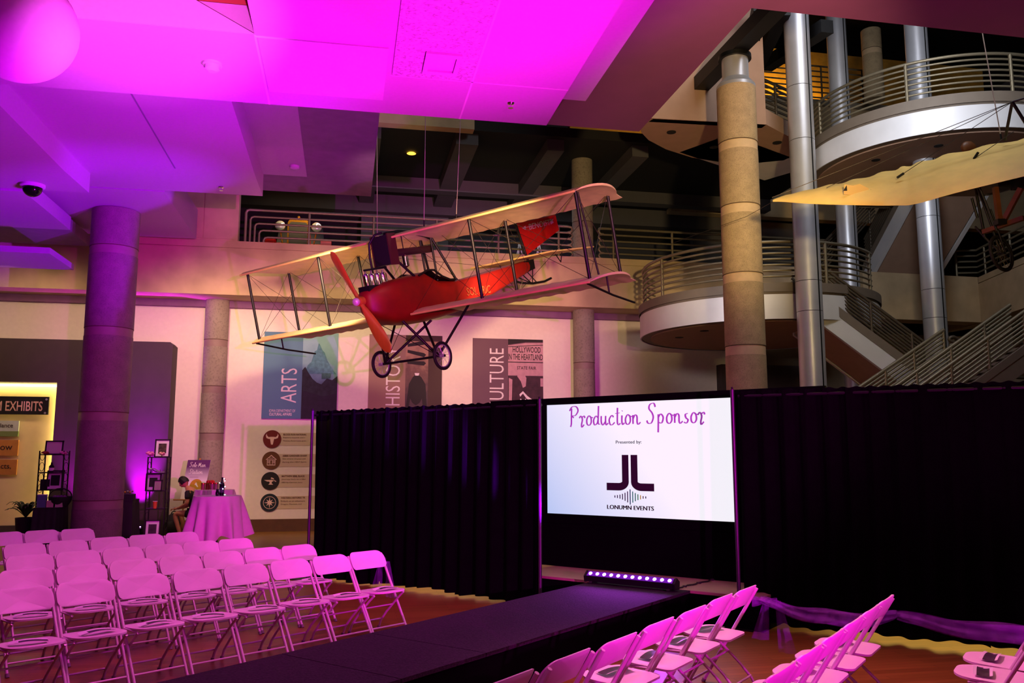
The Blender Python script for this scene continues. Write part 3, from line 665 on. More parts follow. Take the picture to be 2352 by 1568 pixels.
zA, zB2 = topz(712, 945, UD), topz(1243, 919, UD); zC, zD = topz(1706, 897, UDR), topz(2350, 881, UDR)
nE = onPl(2352, 1100, U, UDR) @ N + 2.0
drape(st(UD, nA), st(UD, nB), lambda s: 0.035, lambda s: zA + (zB2 - zA) * s, 'drape', 'wide black drape left of the screen, behind the left chairs', 3)
drape(st(UDR, nC), st(UDR, nE), lambda s: 0.06, lambda s: zC + (zD - zC) * s * .9, 'drape', 'wide black drape right of the screen, reaching the right edge', 5, panels=4)
def upright(p, h, lab):
    t = thing('drape_upright', p, lab, 'pole', 'pipe and drape uprights')
    MB().tube([p, np.array(p) + Z * h], 0.022, 14).build('pole', M_pole, t, 60)
    M_ = np.array(p); MB().prism([M_ + U * a * .22 + N * b * .22 for a, b in ((-1, -1), (1, -1), (1, 1), (-1, 1))], (0, 0, .012)).build('base_plate', M_steel, t)
    MB().tube([M_ + Z * h, M_ + Z * (h + .03)], 0.012, 10).build('pin', M_steel, t)
upright(st(UD - .05, nA - .0), zA + .01, 'metal upright at the free left end of the left drape')
upright(st(UD - .08, nB + .02), zB2 + .01, 'metal upright between the left drape and the screen')
upright(st(UDR - .10, nC - .03), zC + .01, 'metal upright between the screen and the right drape')

# screen with its black surround and skirt
uS = us + 0.02
t = thing('projection_screen', st(uS, (nB + nC) / 2, HR), 'lit projection screen reading Production Sponsor between the two drapes', 'screen')
def sp(px, py, off=0.0): return onPl(px, py, U, uS - off)
tl, tr, br, bl = sp(1257, 929), sp(1683, 914), sp(1687, 1196), sp(1256, 1180)
n0, n1 = (tl @ N + bl @ N) / 2, (tr @ N + br @ N) / 2; z1 = (tl[2] + tr[2]) / 2; z0 = (bl[2] + br[2]) / 2
zt = sp(1470, 905)[2]
print('screen', n0, n1, z0, z1, zt, 'u', uS, tl, tr, br, bl)
nL_, nR_ = sp(1243, 1000) @ N - .9, nC + .8
fr = MB()
sbox(uS, uS + .06, nL_, n0, z0 - .12, zt, fr); sbox(uS, uS + .06, n1, nR_, z0 - .12, zt, fr); sbox(uS, uS + .06, n0, n1, z1, zt, fr); sbox(uS, uS + .06, n0, n1, z0 - .12, z0, fr)
fr.build('frame', M_velvet, t)
def screen_mat():
    m = bpy.data.materials.new('screen_light'); m.use_nodes = True; nt = m.node_tree; b = nt.nodes['Principled BSDF']
    b.inputs['Base Color'].default_value = (.12, .12, .13, 1); b.inputs['Roughness'].default_value = .9
    tc = nt.nodes.new('ShaderNodeTexCoord'); sx_ = nt.nodes.new('ShaderNodeSeparateXYZ'); nt.links.new(tc.outputs['Generated'], sx_.inputs[0])
    ad = nt.nodes.new('ShaderNodeMath'); ad.operation = 'MULTIPLY_ADD'; nt.links.new(sx_.outputs[2], ad.inputs[0]); ad.inputs[1].default_value = 0.45; nt.links.new(sx_.outputs[0], ad.inputs[2])
    rp = nt.nodes.new('ShaderNodeValToRGB'); e = rp.color_ramp.elements; e[0].position = 0.0; e[0].color = (*lin((172, 200, 238)), 1); e[1].position = 0.75; e[1].color = (*lin((244, 243, 250)), 1)
    nt.links.new(ad.outputs[0], rp.inputs[0]); nt.links.new(rp.outputs[0], b.inputs['Emission Color']); b.inputs['Emission Strength'].default_value = 0.97
    return m
sbox(uS + .005, uS + .03, n0, n1, z0, z1).build('screen_surface', screen_mat(), t)
sbox(uS + .01, uS + .03, nL_, nR_, HR + .002, z0 - .12).build('skirt', M_velvet, t)
SW, SH = n1 - n0, z1 - z0
def sc(x, y, off=0.004): return N * (n0 + x * SW) + U * (uS - off) + Z * (z0 + y * SH)   # x,y in 0..1 on the screen
P_pur = mat('screen_purple', (140, 60, 160), 0.8, emit=0.75); P_blk = mat('screen_black', (28, 10, 28), 0.8, emit=0.25); P_nav = mat('screen_navy', (36, 26, 60), 0.8, emit=0.2)
# hand lettered script, stroke by stroke (unit x height = 1)
GL = {
'P': (1.15, [[(.25, 1.75), (.22, 1.0), (.2, .2), (.1, -.1)], [(.0, 1.5), (.3, 1.9), (.8, 1.9), (1.0, 1.5), (.7, 1.05), (.3, 1.0), (.5, .8)]]),
'r': (.75, [[(.0, .75), (.15, .95), (.3, .8), (.35, .55), (.25, .1), (.3, -.15), (.55, .1)], [(.3, .8), (.55, .95), (.65, .75)]]),
'o': (.8, [[(.6, .8), (.35, .95), (.12, .6), (.15, .15), (.4, .02), (.62, .3), (.6, .75), (.45, .9)], [(.6, .8), (.85, .75)]]),
'd': (.85, [[(.6, .75), (.35, .9), (.1, .5), (.2, .05), (.5, .2), (.62, .6)], [(.68, 1.9), (.64, 1.0), (.62, .2), (.85, .1)]]),
'u': (.9, [[(.12, .9), (.12, .3), (.3, .02), (.58, .35)], [(.62, .9), (.6, .3), (.68, .02), (.9, .2)]]),
'c': (.75, [[(.6, .75), (.4, .92), (.12, .55), (.2, .08), (.45, .02), (.72, .25)]]),
't': (.6, [[(.3, 1.65), (.27, .8), (.27, .2), (.4, .0), (.6, .15)], [(.02, 1.1), (.55, 1.15)]]),
'i': (.45, [[(.18, .9), (.16, .3), (.25, .02), (.45, .18)], [(.2, 1.3), (.23, 1.36)]]),
'n': (.95, [[(.12, .9), (.12, .05)], [(.13, .55), (.35, .9), (.55, .75), (.56, .2), (.68, .0), (.92, .2)]]),
'S': (1.1, [[(.95, 1.6), (.8, 1.95), (.4, 1.85), (.3, 1.45), (.6, 1.05), (.72, .6), (.5, .1), (.15, .1), (.05, .35)]]),
's': (.7, [[(.5, .9), (.25, .8), (.3, .5), (.5, .3), (.35, .02), (.08, .1)]]),
'p': (.9, [[(.15, .9), (.14, .2), (.1, -.8)], [(.15, .6), (.4, .92), (.65, .6), (.5, .1), (.2, .12)]]),
'l': (.45, [[(.1, .6), (.35, 1.6), (.25, 1.8), (.15, 1.2), (.16, .2), (.3, .0), (.45, .2)]]),
'e': (.7, [[(.12, .45), (.5, .55), (.45, .88), (.2, .8), (.12, .3), (.3, .02), (.65, .2)]]),
'M': (1.3, [[(.1, .0), (.25, 1.6)], [(.25, 1.6), (.5, .5)], [(.5, .5), (.9, 1.7)], [(.9, 1.7), (.92, .3), (1.1, .0), (1.25, .2)]]),
'a': (.85, [[(.6, .75), (.35, .92), (.1, .5), (.2, .05), (.5, .2), (.62, .85)], [(.62, .85), (.6, .2), (.7, .0), (.9, .2)]]),
}
def script_mb(body, org, right, up, scale, nib=.1):
    m = MB(); x = 0; org, right, up = map(np.array, (org, right, up)); nn = np.array([math.cos(.45), math.sin(.45)])
    for ch in body:
        if ch == ' ': x += .6; continue
        if ch == '-': w_, ss = .5, [[(.05, .5), (.4, .55)]]
        else: w_, ss = GL[ch]
        for k_, s_ in enumerate(ss):
            P = [np.array(p) for p in s_]; Q = []
            for i in range(len(P) - 1):
                p0, p1, p2, p3 = P[max(i - 1, 0)], P[i], P[i + 1], P[min(i + 2, len(P) - 1)]
                for q in range(6):
                    tt = q / 6; Q.append(.5 * (2 * p1 + (p2 - p0) * tt + (2 * p0 - 5 * p1 + 4 * p2 - p3) * tt ** 2 + (3 * p1 - p0 - 3 * p2 + p3) * tt ** 3))
            Q.append(P[-1]); vs_ = []
            for i, q in enumerate(Q):
                tg = Q[min(i + 1, len(Q) - 1)] - Q[max(i - 1, 0)]; tg = tg / (np.linalg.norm(tg) + 1e-9); no = np.array([-tg[1], tg[0]])
                h_ = nib * (.35 + .65 * abs(tg @ np.array([.1, -1]))) * .6
                for sg in (-1, 1):
                    w2 = q + no * h_ * sg; vs_.append(org + right * ((w2[0] + x) * scale) + up * (w2[1] * scale))
            m.add(vs_, [(2 * i, 2 * i + 2, 2 * i + 3, 2 * i + 1) for i in range(len(Q) - 1)])
        x += w_
    return m, x * scale
wtot = sum(GL[c][0] if c != ' ' else .6 for c in 'Production Sponsor')
scl = SW * 0.735 / wtot
m, _ = script_mb('Production Sponsor', sc(.14, .80), N, Z, scl, .15); m.build('title_lettering', P_pur, t)
text_mb('Presented by:', sc(.405, .625), N, Z, .028 * SH * 1.3, .14 * SW, .012).build('caption_lettering', P_nav, t)
# logo: two mirrored curved strokes, sound bars, name
def Lshape(sgn):
    m = MB(); cx = .478; g = .006; w_ = .036
    pts_o, pts_i = [], []
    xin, xout = g, g + w_
    path = [(0, .535)]
    for a in np.linspace(0, PI / 2, 9): path.append((.055 * (1 - math.cos(a)), .30 - .075 * math.sin(a) * 1.0))
    path.append((.122, .225))
    vs_ = []
    for i, (dx, y) in enumerate(path):
        P = np.array([dx, y]); a = np.array(path[max(i - 1, 0)]); b = np.array(path[min(i + 1, len(path) - 1)]); tg = (b - a) * np.array([SW, SH]); tg /= np.linalg.norm(tg); no = np.array([-tg[1], tg[0]])
        for s_ in (0, 1):
            q = P + np.array([g, 0]) + (no * s_ * w_ * SW) / np.array([SW, SH]); vs_.append(sc(cx + sgn * q[0], q[1]))
    m.add(vs_, [(2 * i, 2 * i + 2, 2 * i + 3, 2 * i + 1) for i in range(len(path) - 1)]); return m
for s_ in (-1, 1): Lshape(s_).build('logo_stroke', P_blk, t)
hs = [.02, .026, .035, .05, .07, .095, .13, .095, .07, .05, .035, .022, .018]
cols = [(40, 20, 60)] * 6 + [(20, 60, 80), (20, 110, 90), (20, 110, 80), (40, 130, 70), (150, 150, 50), (70, 60, 60), (40, 30, 60)]
for i, h_ in enumerate(hs):
    x = .478 + (i - 6) * .0138; y = .172
    MB().add([sc(x - .0026, y - h_ / 2), sc(x + .0026, y - h_ / 2), sc(x + .0026, y + h_ / 2), sc(x - .0026, y + h_ / 2)], [(0, 1, 2, 3)]).build('logo_bar', mat('logo_%d' % (cols[i][0] + cols[i][1] * 3 + cols[i][2]), cols[i], .8, emit=.6), t)
m = text_mb('LONUMN EVENTS', sc(.352, .062), N, Z, .036 * SH, .25 * SW, 0.0); k_ = len(m.v); v0 = list(m.v); f0 = list(m.f)
for dx in (-.0013, .0013): m.add([tuple(np.array(p) + N * dx * SW) for p in v0], f0)
m.build('logo_lettering', P_blk, t)

# LED bar on the runway end
c = onZ(1449, 1345, HR) ; ub = up0 - 0.16
LA = onPl(1350, 1337, U, ub); LB = onPl(1553, 1352, U, ub); na, nb = LA @ N, LB @ N; zc = HR + .13
t = thing('led_bar', st(ub, (na + nb) / 2, HR), 'black LED light bar glowing violet at the end of the runway', 'light')
m = MB(); pr = [(-.05, .07), (.05, .07), (.06, .14), (.0, .18), (-.06, .13)]
m.prism([st(ub + a, na, HR - .045 + b) for a, b in pr], N * (nb - na)); m.build('housing', M_steel, t)
for s_ in (na - .015, nb - .005):
    MB().prism([st(ub + a * 1.15, s_, HR - .045 + (b - .12) * 1.15 + .12) for a, b in pr], N * .02).build('end_cap', M_steel, t)
m = MB(); m.prism([st(ub + a, na + .05, HR - .045 + b) for a, b in ((-.07, .046), (.07, .046), (.07, .056), (.03, .09), (-.03, .09), (-.07, .056))], N * .04); m.build('bracket', M_steel, t)
m = MB(); m.prism([st(ub + a, nb - .09, HR - .045 + b) for a, b in ((-.07, .046), (.07, .046), (.07, .056), (.03, .09), (-.03, .09), (-.07, .056))], N * .04); m.build('bracket', M_steel, t)
M_led = mat('led_violet', (236, 150, 255), .3, emit=14); ln = -U * .64 + Z * .77
MB().prism([st(ub - .058, na + .02, HR + .09), st(ub - .058, nb - .02, HR + .09), st(ub - .004, nb - .02, HR + .135), st(ub - .004, na + .02, HR + .135)], ln * .004).build('lens_strip', mat('violet_lens', (90, 30, 150), .2, emit=.55), t)
for i in range(12):
    s_ = na + .06 + (nb - na - .12) * i / 11; MB().lathe(st(ub - .03, s_, HR + .111) + ln * .004, [(.022, 0), (.018, .008), (.004, .010)], 16, ax=ln).build('led_lens', M_led, t, 60)
area('led_bar_glow', tuple(st(ub - .10, (na + nb) / 2, HR + .22)), tuple(st(ub - 3.0, (na + nb) / 2, HR + .9)), 22, (0.6, 0.05, 1.0), nb - na, .06, 150)
# cable
cz = [onZ(1556, 1350, HR + .012)]; e = onZ(1690, 1318, HR + .012)
for i in range(1, 30):
    q = cz[0] + (e - cz[0]) * i / 30 + N * .02 * math.sin(i * 1.9) + U * .06 * math.sin(i * .9); cz.append(q)
cz.append(e); tag(MB().tube(cz, .009, 6).build('power_cable', M_black, None, 60), 'thin black cable running from the LED bar across the tan platform', 'cable')

# ================================================================== CHAIRS
def outline(w, d, r, n=8, y0=0.0):
    """rounded rectangle, r = (front corner radius, rear corner radius)"""
    out = []; hw = w / 2
    for (cx, cy, a0, rr) in ((hw, d, 0, r[0]), (-hw, d, 90, r[0]), (-hw, 0, 180, r[1]), (hw, 0, 270, r[1])):
        sx = 1 if cx > 0 else -1; sy = -1 if cy == d else 1
        for k_ in range(n + 1):
            a = math.radians(a0 + 90 * k_ / n); out.append((cx - sx * rr + rr * math.cos(a), cy + sy * rr + rr * math.sin(a) + y0))
    return out
def pad(out, th, fn, rings=(0.0, .35, .7, .92, 1.0)):
    m = MB(); n = len(out); cx = sum(p[0] for p in out) / n; cy = sum(p[1] for p in out) / n
    for side in (1, 0):
        vs_ = []
        for k_ in rings:
            for (x, y) in out:
                X, Y = cx + (x - cx) * k_, cy + (y - cy) * k_
                edge = -.004 if k_ > .99 else 0
                vs_.append(fn(X, Y, (th / 2 + edge) if side else -(th / 2 + edge)))
        m.add(vs_, [(i * n + k_, i * n + (k_ + 1) % n, (i + 1) * n + (k_ + 1) % n, (i + 1) * n + k_) for i in range(len(rings) - 1) for k_ in range(n)])
    o = len(m.v) // 2; e = (len(rings) - 1) * n
    m.f += [(e + k_, e + (k_ + 1) % n, o + e + (k_ + 1) % n, o + e + k_) for k_ in range(n)]; m.mi += [0] * n
    return m
def make_chair():
    t = thing('folding_chair', (0, 0, 0), 'chair', 'chair', 'white folding chairs')
    ty = lambda z: .235 - .50 * z / .82                       # line of the long front tubes
    # backrest: curved panel between z .605 and .825 following the tube's lean
    bo = outline(.455, .170, (.078, .05), 8, .655)
    def fb(x, z, o): return (x, ty(z) + .03 - .045 * (1 - (x / .225) ** 2) + o, z - .02 * 0)
    pad(bo, .020, fb).build('backrest', M_chair, t, 50, local=1)
    so = outline(.42, .42, (.15, .06), 8, -.155)
    def fs(x, y, o): return (x, y, .445 + .02 * (y - .05) / .4 + o - .012 * (1 - min(1, (x / .2) ** 2)) * (1 - min(1, ((y - .05) / .2) ** 2)))
    pad(so, .022, fs).build('seat', M_chair, t, 50, local=1)
    for s_ in (-1, 1):
        x = .222 * s_
        lf = MB().tube([(x * 1.0, ty(z), z) for z in (.79, .6, .44, .2, .012)], .0135, 8).build('front_leg', M_tube, t, 60, local=1)
        xr = .196 * s_
        lr = MB().tube([(xr, .17, .425), (xr, .10, .37), (xr, -.10, .19), (xr, -.19, .09), (xr, -.225, .012)], .0115, 8).build('rear_leg', M_tube, t, 60, local=1)
        MB().tube([(x, ty(.025), .028), (x, ty(0), 0)], .017, 10).build('foot_cap', M_rubber, lf, 60, local=1)
        MB().tube([(xr, -.222, .028), (xr, -.228, 0)], .016, 10).build('foot_cap', M_rubber, lr, 60, local=1)
        MB().tube([(x, ty(.44), .437), (xr, .17, .428)], .010, 6).build('seat_rail', M_tube, t, 60, local=1)
    MB().tube([(-.222, ty(.10), .10), (.222, ty(.10), .10)], .009, 8).build('front_stretcher', M_tube, t, 60, local=1)
    MB().tube([(-.196, -.18, .11), (.196, -.18, .11)], .009, 8).build('rear_stretcher', M_tube, t, 60, local=1)
    MB().tube([(-.196, .0, .28), (.196, .0, .28)], .008, 8).build('rear_stretcher', M_tube, t, 60, local=1)
    return t
chair0 = make_chair(); used = []
M_leafd = mat('leaflet_print', (52, 36, 50), .5, 0, .5, 25); M_leafw = mat('leaflet_paper', (235, 230, 232), .35)
def make_leaf():
    m = MB()
    def fn(u, v): 
        x = (u - .5) * .26; y = (v - .5) * .11; return (x, y, .004 + .022 * (2 * v - 1) ** 2 * .5 + .012 * math.sin(u * PI))
    m.grid(fn, 8, 6); k_ = len(m.f); m.mi = [1 if (i // 8) in (0, 5) or (i % 8) > 5 and (i // 8) < 3 else 0 for i in range(k_)]
    return m.build('program_leaflet', [M_leafd, M_leafw], None, 50)
leaf0 = None
ORD = ['first', 'second', 'third', 'fourth', 'fifth', 'sixth', 'seventh', 'eighth', 'ninth']
def place(P, face, label, llab, leaf=True):
    global leaf0
    rz = math.atan2(-face[0], face[1]); f = np.array([face[0], face[1], 0])
    base = np.array([P[0], P[1], 0]) - f * (-.262)
    if used: o = copy_tree(chair0)
    else: o = chair0
    used.append(1); o.location = tuple(base); o.rotation_euler = (0, 0, rz); o['label'] = label
    if leaf:
        if leaf0 is None: leaf0 = make_leaf(); l = leaf0
        else: l = leaf0.copy(); COL.objects.link(l)
        q = base + f * .10 + np.array([f[1], -f[0], 0]) * random.uniform(-.02, .05); l.location = (q[0], q[1], .4595); l.rotation_euler = (.0, 0, rz + random.uniform(-.35, .25) - .1)
        tag(l, llab, 'leaflet', 'printed leaflets on the chairs')
    return o
LR = [[(833, 1265), (754, 1275), (661, 1285), (558, 1297), (447, 1308), (317, 1320), (190, 1333), (50, 1348)],
      [(675, 1252), (600, 1257), (508, 1267), (412, 1275), (301, 1284), (181, 1295), (52, 1307)],
      [(532, 1237), (457, 1242), (376, 1250), (281, 1257), (176, 1265), (61, 1273)],
      [(413, 1222), (332, 1227), (248, 1233), (153, 1241), (53, 1247)],
      [(175, 1214), (93, 1217), (10, 1222)]]
RN = ['left front row beside the runway', 'left second row', 'left third row', 'left fourth row', 'rearmost left row']
a = math.radians(53.5); fl = np.array([math.cos(a), -math.sin(a)])
for r_, row in enumerate(LR):
    P = np.array([onZ(x, y, .825)[:2] for x, y in row]); i_ = np.arange(len(row)); A_ = np.vstack([np.ones(len(row)), i_]).T
    fit = A_ @ np.linalg.lstsq(A_, P, rcond=None)[0]; P = .35 * P + .65 * fit          # the rows are straight
    for k_, p in enumerate(P):
        jit = random.uniform(-.03, .03); f2 = np.array([math.cos(a + jit), -math.sin(a + jit)])
        place(p, f2, 'white folding chair, %s from the drape in the %s' % (ORD[k_], RN[r_]), 'printed leaflet on the chair %s from the drape, %s' % (ORD[k_], RN[r_]))
a = math.radians(45.5); fr_ = np.array([-math.cos(a), math.sin(a)]); rd = np.array([math.sin(a), math.cos(a)])
A_px = [(1740, 1341), (1686, 1360), (1626, 1386), (1553, 1413), (1469, 1448), (1363, 1484), (1234, 1531)]
PA = [onZ(x, y, .825)[:2] - rd * .20 for x, y in A_px]
PB0 = onZ(2054, 1363, .825)[:2] - rd * .20
print('PA0', PA[0], 'PB0', PB0, 'gap', (PB0 - PA[0]) @ np.array([rd[1], -rd[0]]), (PB0 - PA[0]) @ rd)
for k_, p in enumerate(PA): place(p, fr_, 'white folding chair, %s from the screen, right front row' % ORD[k_], 'leaflet on the chair %s from the screen, right front row' % ORD[k_])
for k_ in range(6): place(PB0 - rd * .50 * k_, fr_, 'white folding chair, %s from the drape, right second row' % ORD[k_], 'leaflet on the chair %s from the drape, right second row' % ORD[k_])
pc = onZ(2300, 1519, .445)[:2]; PC0 = pc + np.array([-fr_[0], -fr_[1]]) * .30
for k_ in range(2): place(PC0 - rd * .46 * k_, fr_, 'white folding chair of the last right row, %s, only its seat showing' % ('farther one' if k_ == 0 else 'nearer one'), 'leaflet on the %s of the two seats in the last right row' % ('farther' if k_ == 0 else 'nearer'))

# tulle ribbons tied between the end chairs
def tulle_mat():
    m = bpy.data.materials.new('purple_tulle'); m.use_nodes = True; nt = m.node_tree; b = nt.nodes['Principled BSDF']
    b.inputs['Base Color'].default_value = (*lin((150, 60, 190)), 1); b.inputs['Roughness'].default_value = .8
    tc = nt.nodes.new('ShaderNodeTexCoord'); nz = nt.nodes.new('ShaderNodeTexNoise'); nz.inputs['Scale'].default_value = 14; nt.links.new(tc.outputs['Object'], nz.inputs['Vector'])
    mr = nt.nodes.new('ShaderNodeMapRange'); mr.inputs[3].default_value = .04; mr.inputs[4].default_value = .36; nt.links.new(nz.outputs['Fac'], mr.inputs[0]); nt.links.new(mr.outputs[0], b.inputs['Alpha'])
    return m
M_tul = tulle_mat()
def ribbon(A, B, sag, w, lab):
    A, B = np.array(A), np.array(B); t = thing('tulle_ribbon', (A[0], A[1], A[2] - .1), lab, 'ribbon', 'purple tulle ribbons'); d = B - A; d[2] = 0; nn = np.array([-d[1], d[0], 0]) / np.linalg.norm(d)
    for q in range(2):
        def fn(u, v, q=q):
            p = A + (B - A) * u - Z * sag * 4 * u * (1 - u) * .5; ww = w * (.45 + .55 * math.sin(PI * u) ** .5)
            return p + Z * (v - .5) * ww + nn * (.03 * math.sin(v * 9 + u * 5 + q * 2) + .02 * q) + Z * .01 * math.sin(u * 14 + q)
        MB().grid(fn, 40, 8).build('strip', M_tul, t, 80)
    return t
def bow(A, lab):
    A = np.array(A); t = thing('tulle_bow', A, lab, 'bow', 'purple tulle bows')
    for s_, ln_ in ((-1, .30), (1, .38)):
        MB().grid(lambda u, v: A + N * (.05 * s_ + .10 * u * s_ * .6 + .05) + Z * (-ln_ * u) + N * (v - .5) * .10 * (0.4 + u) + U * .02 * math.sin(v * 8), 10, 5).build('tail', M_tul, t, 80)
        MB().grid(lambda u, v: A + N * s_ * .11 * math.sin(PI * u) * (.4 + u) + Z * (v - .5) * .09 * math.sin(PI * u) + U * .03 * math.cos(u * 6), 10, 5).build('loop', M_tul, t, 80)
Z7 = lambda p, z: np.array([p[0], p[1], z])
ra = Z7(PA[0] + rd * .24, .70); rb = Z7(PB0 + rd * .24, .66); rc_ = Z7(PC0 + rd * .30 + np.array([.3, -.3]), .62)
ribbon(ra, rb, .16, .11, 'purple tulle ribbon from the first right chair to the second row')
ribbon(rb, rc_, .10, .13, 'purple tulle ribbon from the second right row to the right edge')
bow(ra + np.array([.05, .0, -.02]), 'purple tulle bow on the back of the first chair right of the runway')
pl0 = onZ(833, 1265, .825)[:2] + np.array([math.sin(math.radians(53.5)), math.cos(math.radians(53.5))]) * .25
bow(Z7(pl0, .70), 'purple tulle bow on the chair nearest the drape in the left front row')

# ================================================================== THE BIPLANE
from mathutils import Euler
PL = np.array([1.026, 16.268, 4.515])
def rotm(y, p, r):
    cy, sy, cp, sp_, cr, sr = math.cos(y), math.sin(y), math.cos(p), math.sin(p), math.cos(r), math.sin(r)
    return np.array([[cy, -sy, 0], [sy, cy, 0], [0, 0, 1]]) @ np.array([[1, 0, 0], [0, cp, -sp_], [0, sp_, cp]]) @ np.array([[cr, 0, sr], [0, 1, 0], [-sr, 0, cr]])
PM = rotm(-0.785, 0.236, -0.046)
def w(*p): return PL + PM @ np.array(p, float)
bp = bpy.data.objects.new('biplane', None); COL.objects.link(bp); bp.location = tuple(PL); bp.empty_display_size = .2
bp.matrix_world = Matrix(((*PM[0], PL[0]), (*PM[1], PL[1]), (*PM[2], PL[2]), (0, 0, 0, 1))); ROOTM[bp.name] = Matrix()
tag(bp, 'old red biplane with cream wings hanging nose down over the hall', 'biplane')
def part(m, name, mt, smooth=None, parent=None):
    return m.build(name, mt, parent or bp, smooth, local=1)
GZ = 1.5; XO, XI, CS = 4.156, 1.942, 1.18
def xlim(t): return 4.22 + .22 * math.sin(PI * min(1, t * 1.15)) ** .8 * (1 if t < .87 else .6) + .06 * t
def wing(x0f, x1f, z0, name, th=.035):
    """closed airfoil skin from span x0f(t) to x1f(t)"""
    m = MB(); nu, nv = 72, 14
    def pt(u, v, top):
        t = v; y = -.14 + 1.64 * t; xa, xb = x0f(t), x1f(t); x = xa + (xb - xa) * u
        camb = .085 * math.sin(PI * t ** .75) - .10 * t ** 2
        rib = .008 * math.cos(2 * PI * x / .33) * t
        scal = .02 * abs(math.sin(PI * x / .33)) if t > .97 else 0
        h = th * math.sqrt(max(0.0, t)) * (1 - t) * 2.0 + .004
        return (x, y - scal, z0 + camb + (h if top else -h * .3) + rib)
    for top in (1, 0): m.grid(lambda u, v: pt(u, v, top), nu, nv)
    n1 = (nu + 1) * (nv + 1)
    def edge(idx): m.f += [(a, b, b + n1, a + n1) for a, b in zip(idx[:-1], idx[1:])]; m.mi += [0] * (len(idx) - 1)
    edge([i for i in range(nu + 1)]); edge([nv * (nu + 1) + i for i in range(nu + 1)]); edge([j * (nu + 1) for j in range(nv + 1)]); edge([j * (nu + 1) + nu for j in range(nv + 1)])
    o = part(m, name, M_fab, 50)
    return o
wing(lambda t: -xlim(t), lambda t: xlim(t), GZ, 'upper_wing')
wing(lambda t: -xlim(t), lambda t: -.34, 0, 'lower_wing')
wing(lambda t: .36, lambda t: xlim(t), 0, 'lower_wing')
# leading edge rods in the wing colour
for z_ in (GZ, 0):
    part(MB().tube([(-4.22, -.15, z_), (4.22, -.15, z_)] if z_ else [(.36, -.15, 0), (4.22, -.15, 0)], .022, 8), 'leading_edge', M_fab2, 60)
part(MB().tube([(-4.22, -.15, 0), (-.34, -.15, 0)], .022, 8), 'leading_edge', M_fab2, 60)
def zc(t): return .085 * math.sin(PI * t ** .75) - .10 * t ** 2
zr = zc((CS + .14) / 1.64)
for x in (-XO, -XI, XI, XO):
    for y, dz in ((0, zc(.085)), (CS, zr)):
        part(MB().tube([(x, y, dz), (x, y, GZ + dz - .02)], .030, 10), 'wing_strut', M_strut, 60)
part(MB().tube([(XO - .10, .55, .06), (XO - .22, .50, GZ + .06)], .018, 8), 'wing_strut', M_strut, 60)
# rigging
m = MB(); bays = [-XO, -XI, -.36, .36, XI, XO]
for a, b in zip(bays[:-1], bays[1:]):
    if abs(a) < .4 and abs(b) < .4: continue
    for y in (0, CS):
        m.tube([(a, y, .05), (b, y, GZ)], .0045, 4); m.tube([(b, y, .05), (a, y, GZ)], .0045, 4)
for x in (-XO, -XI, XI, XO): m.tube([(x, 0, .05), (x, CS, GZ)], .0045, 4); m.tube([(x, CS, .05), (x, 0, GZ)], .0045, 4)
for s_ in (-1, 1):
    m.tube([(.15 * s_, 4.6, .7), (XI * s_, CS, GZ)], .0045, 4); m.tube([(.15 * s_, 4.6, .7), (XI * s_, CS, .03)], .0045, 4); m.tube([(.05 * s_, 4.7, 1.5), (.8 * s_, 4.9, .95)], .0045, 4); m.tube([(.05 * s_, 4.7, 1.5), (.3 * s_, 1.3, 1.5)], .0045, 4)
part(m, 'rigging_wires', mat('dark_wire', (60, 52, 48), .5, .6))
# fuselage lofted from rounded sections: y, half width, bottom, top
secs = [(-.98, .10, .22, .46), (-.93, .17, .12, .55), (-.75, .26, .0, .61), (-.4, .33, -.12, .69), (.1, .37, -.18, .74), (.55, .38, -.18, .80), (.95, .38, -.15, .60), (1.5, .36, -.09, .555), (2.4, .32, .05, .62), (3.5, .24, .30, .74), (4.75, .15, .60, .86), (4.9, .145, .63, .87)]
m = MB(); n = 20
for y, hw, b, tp in secs:
    for k in range(n):
        a = 2 * PI * k / n; e = .55 if y < 1 else .35
        cx, cz_ = math.cos(a), math.sin(a); m.v.append((hw * math.copysign(abs(cx) ** e, cx), y, (b + tp) / 2 + (tp - b) / 2 * math.copysign(abs(cz_) ** e, cz_)))
for i in range(len(secs) - 1): m.f += [(i * n + k, i * n + (k + 1) % n, (i + 1) * n + (k + 1) % n, (i + 1) * n + k) for k in range(n)]
m.f += [tuple(range(n - 1, -1, -1)), tuple((len(secs) - 1) * n + k for k in range(n))]; m.mi = [0] * len(m.f)
part(m, 'fuselage', M_red, 45)
part(MB().prism([(.152, 4.45, .56), (.147, 4.92, .64), (.147, 4.92, .872), (.152, 4.45, .83)], (.004, 0, 0)), 'tail_patch', M_strut)
part(MB().tube([(.30, .35, .72), (.34, .6, .81), (.34, .8, .80), (.36, 1.0, .66), (.36, 1.25, .575), (.30, 1.55, .575)], .022, 8), 'cockpit_rim', M_strut, 60)
part(MB().tube([(-.30, .35, .72), (-.34, .6, .81), (-.34, .8, .80), (-.36, 1.0, .66), (-.36, 1.25, .575), (-.30, 1.55, .575)], .022, 8), 'cockpit_rim', M_strut, 60)
part(MB().grid(lambda u, v: (-.33 + .66 * u, .72 + .75 * v, .80 - .26 * v ** .6 + .0), 6, 6), 'cockpit_opening', M_strut)
m = text_mb('SOL BRIC', (.0, 0, 0), (0, 1, 0), (0, .085, .996), .17, .95, .004, 0.0)
sx_ = lambda y: .372 + (y - 1.5) * (.24 - .36) / 2.0
m.v = [(sx_(p[1] + 1.72) + .006, p[1] + 1.72, p[2] + .20) for p in m.v]
part(m, 'lettering', mat('faded_gold', (150, 76, 40), .6))
m = text_mb('SOL BRIC', (.0, 0, 0), (0, -1, 0), (0, .0, 1), .17, .95, .004, 0.0)
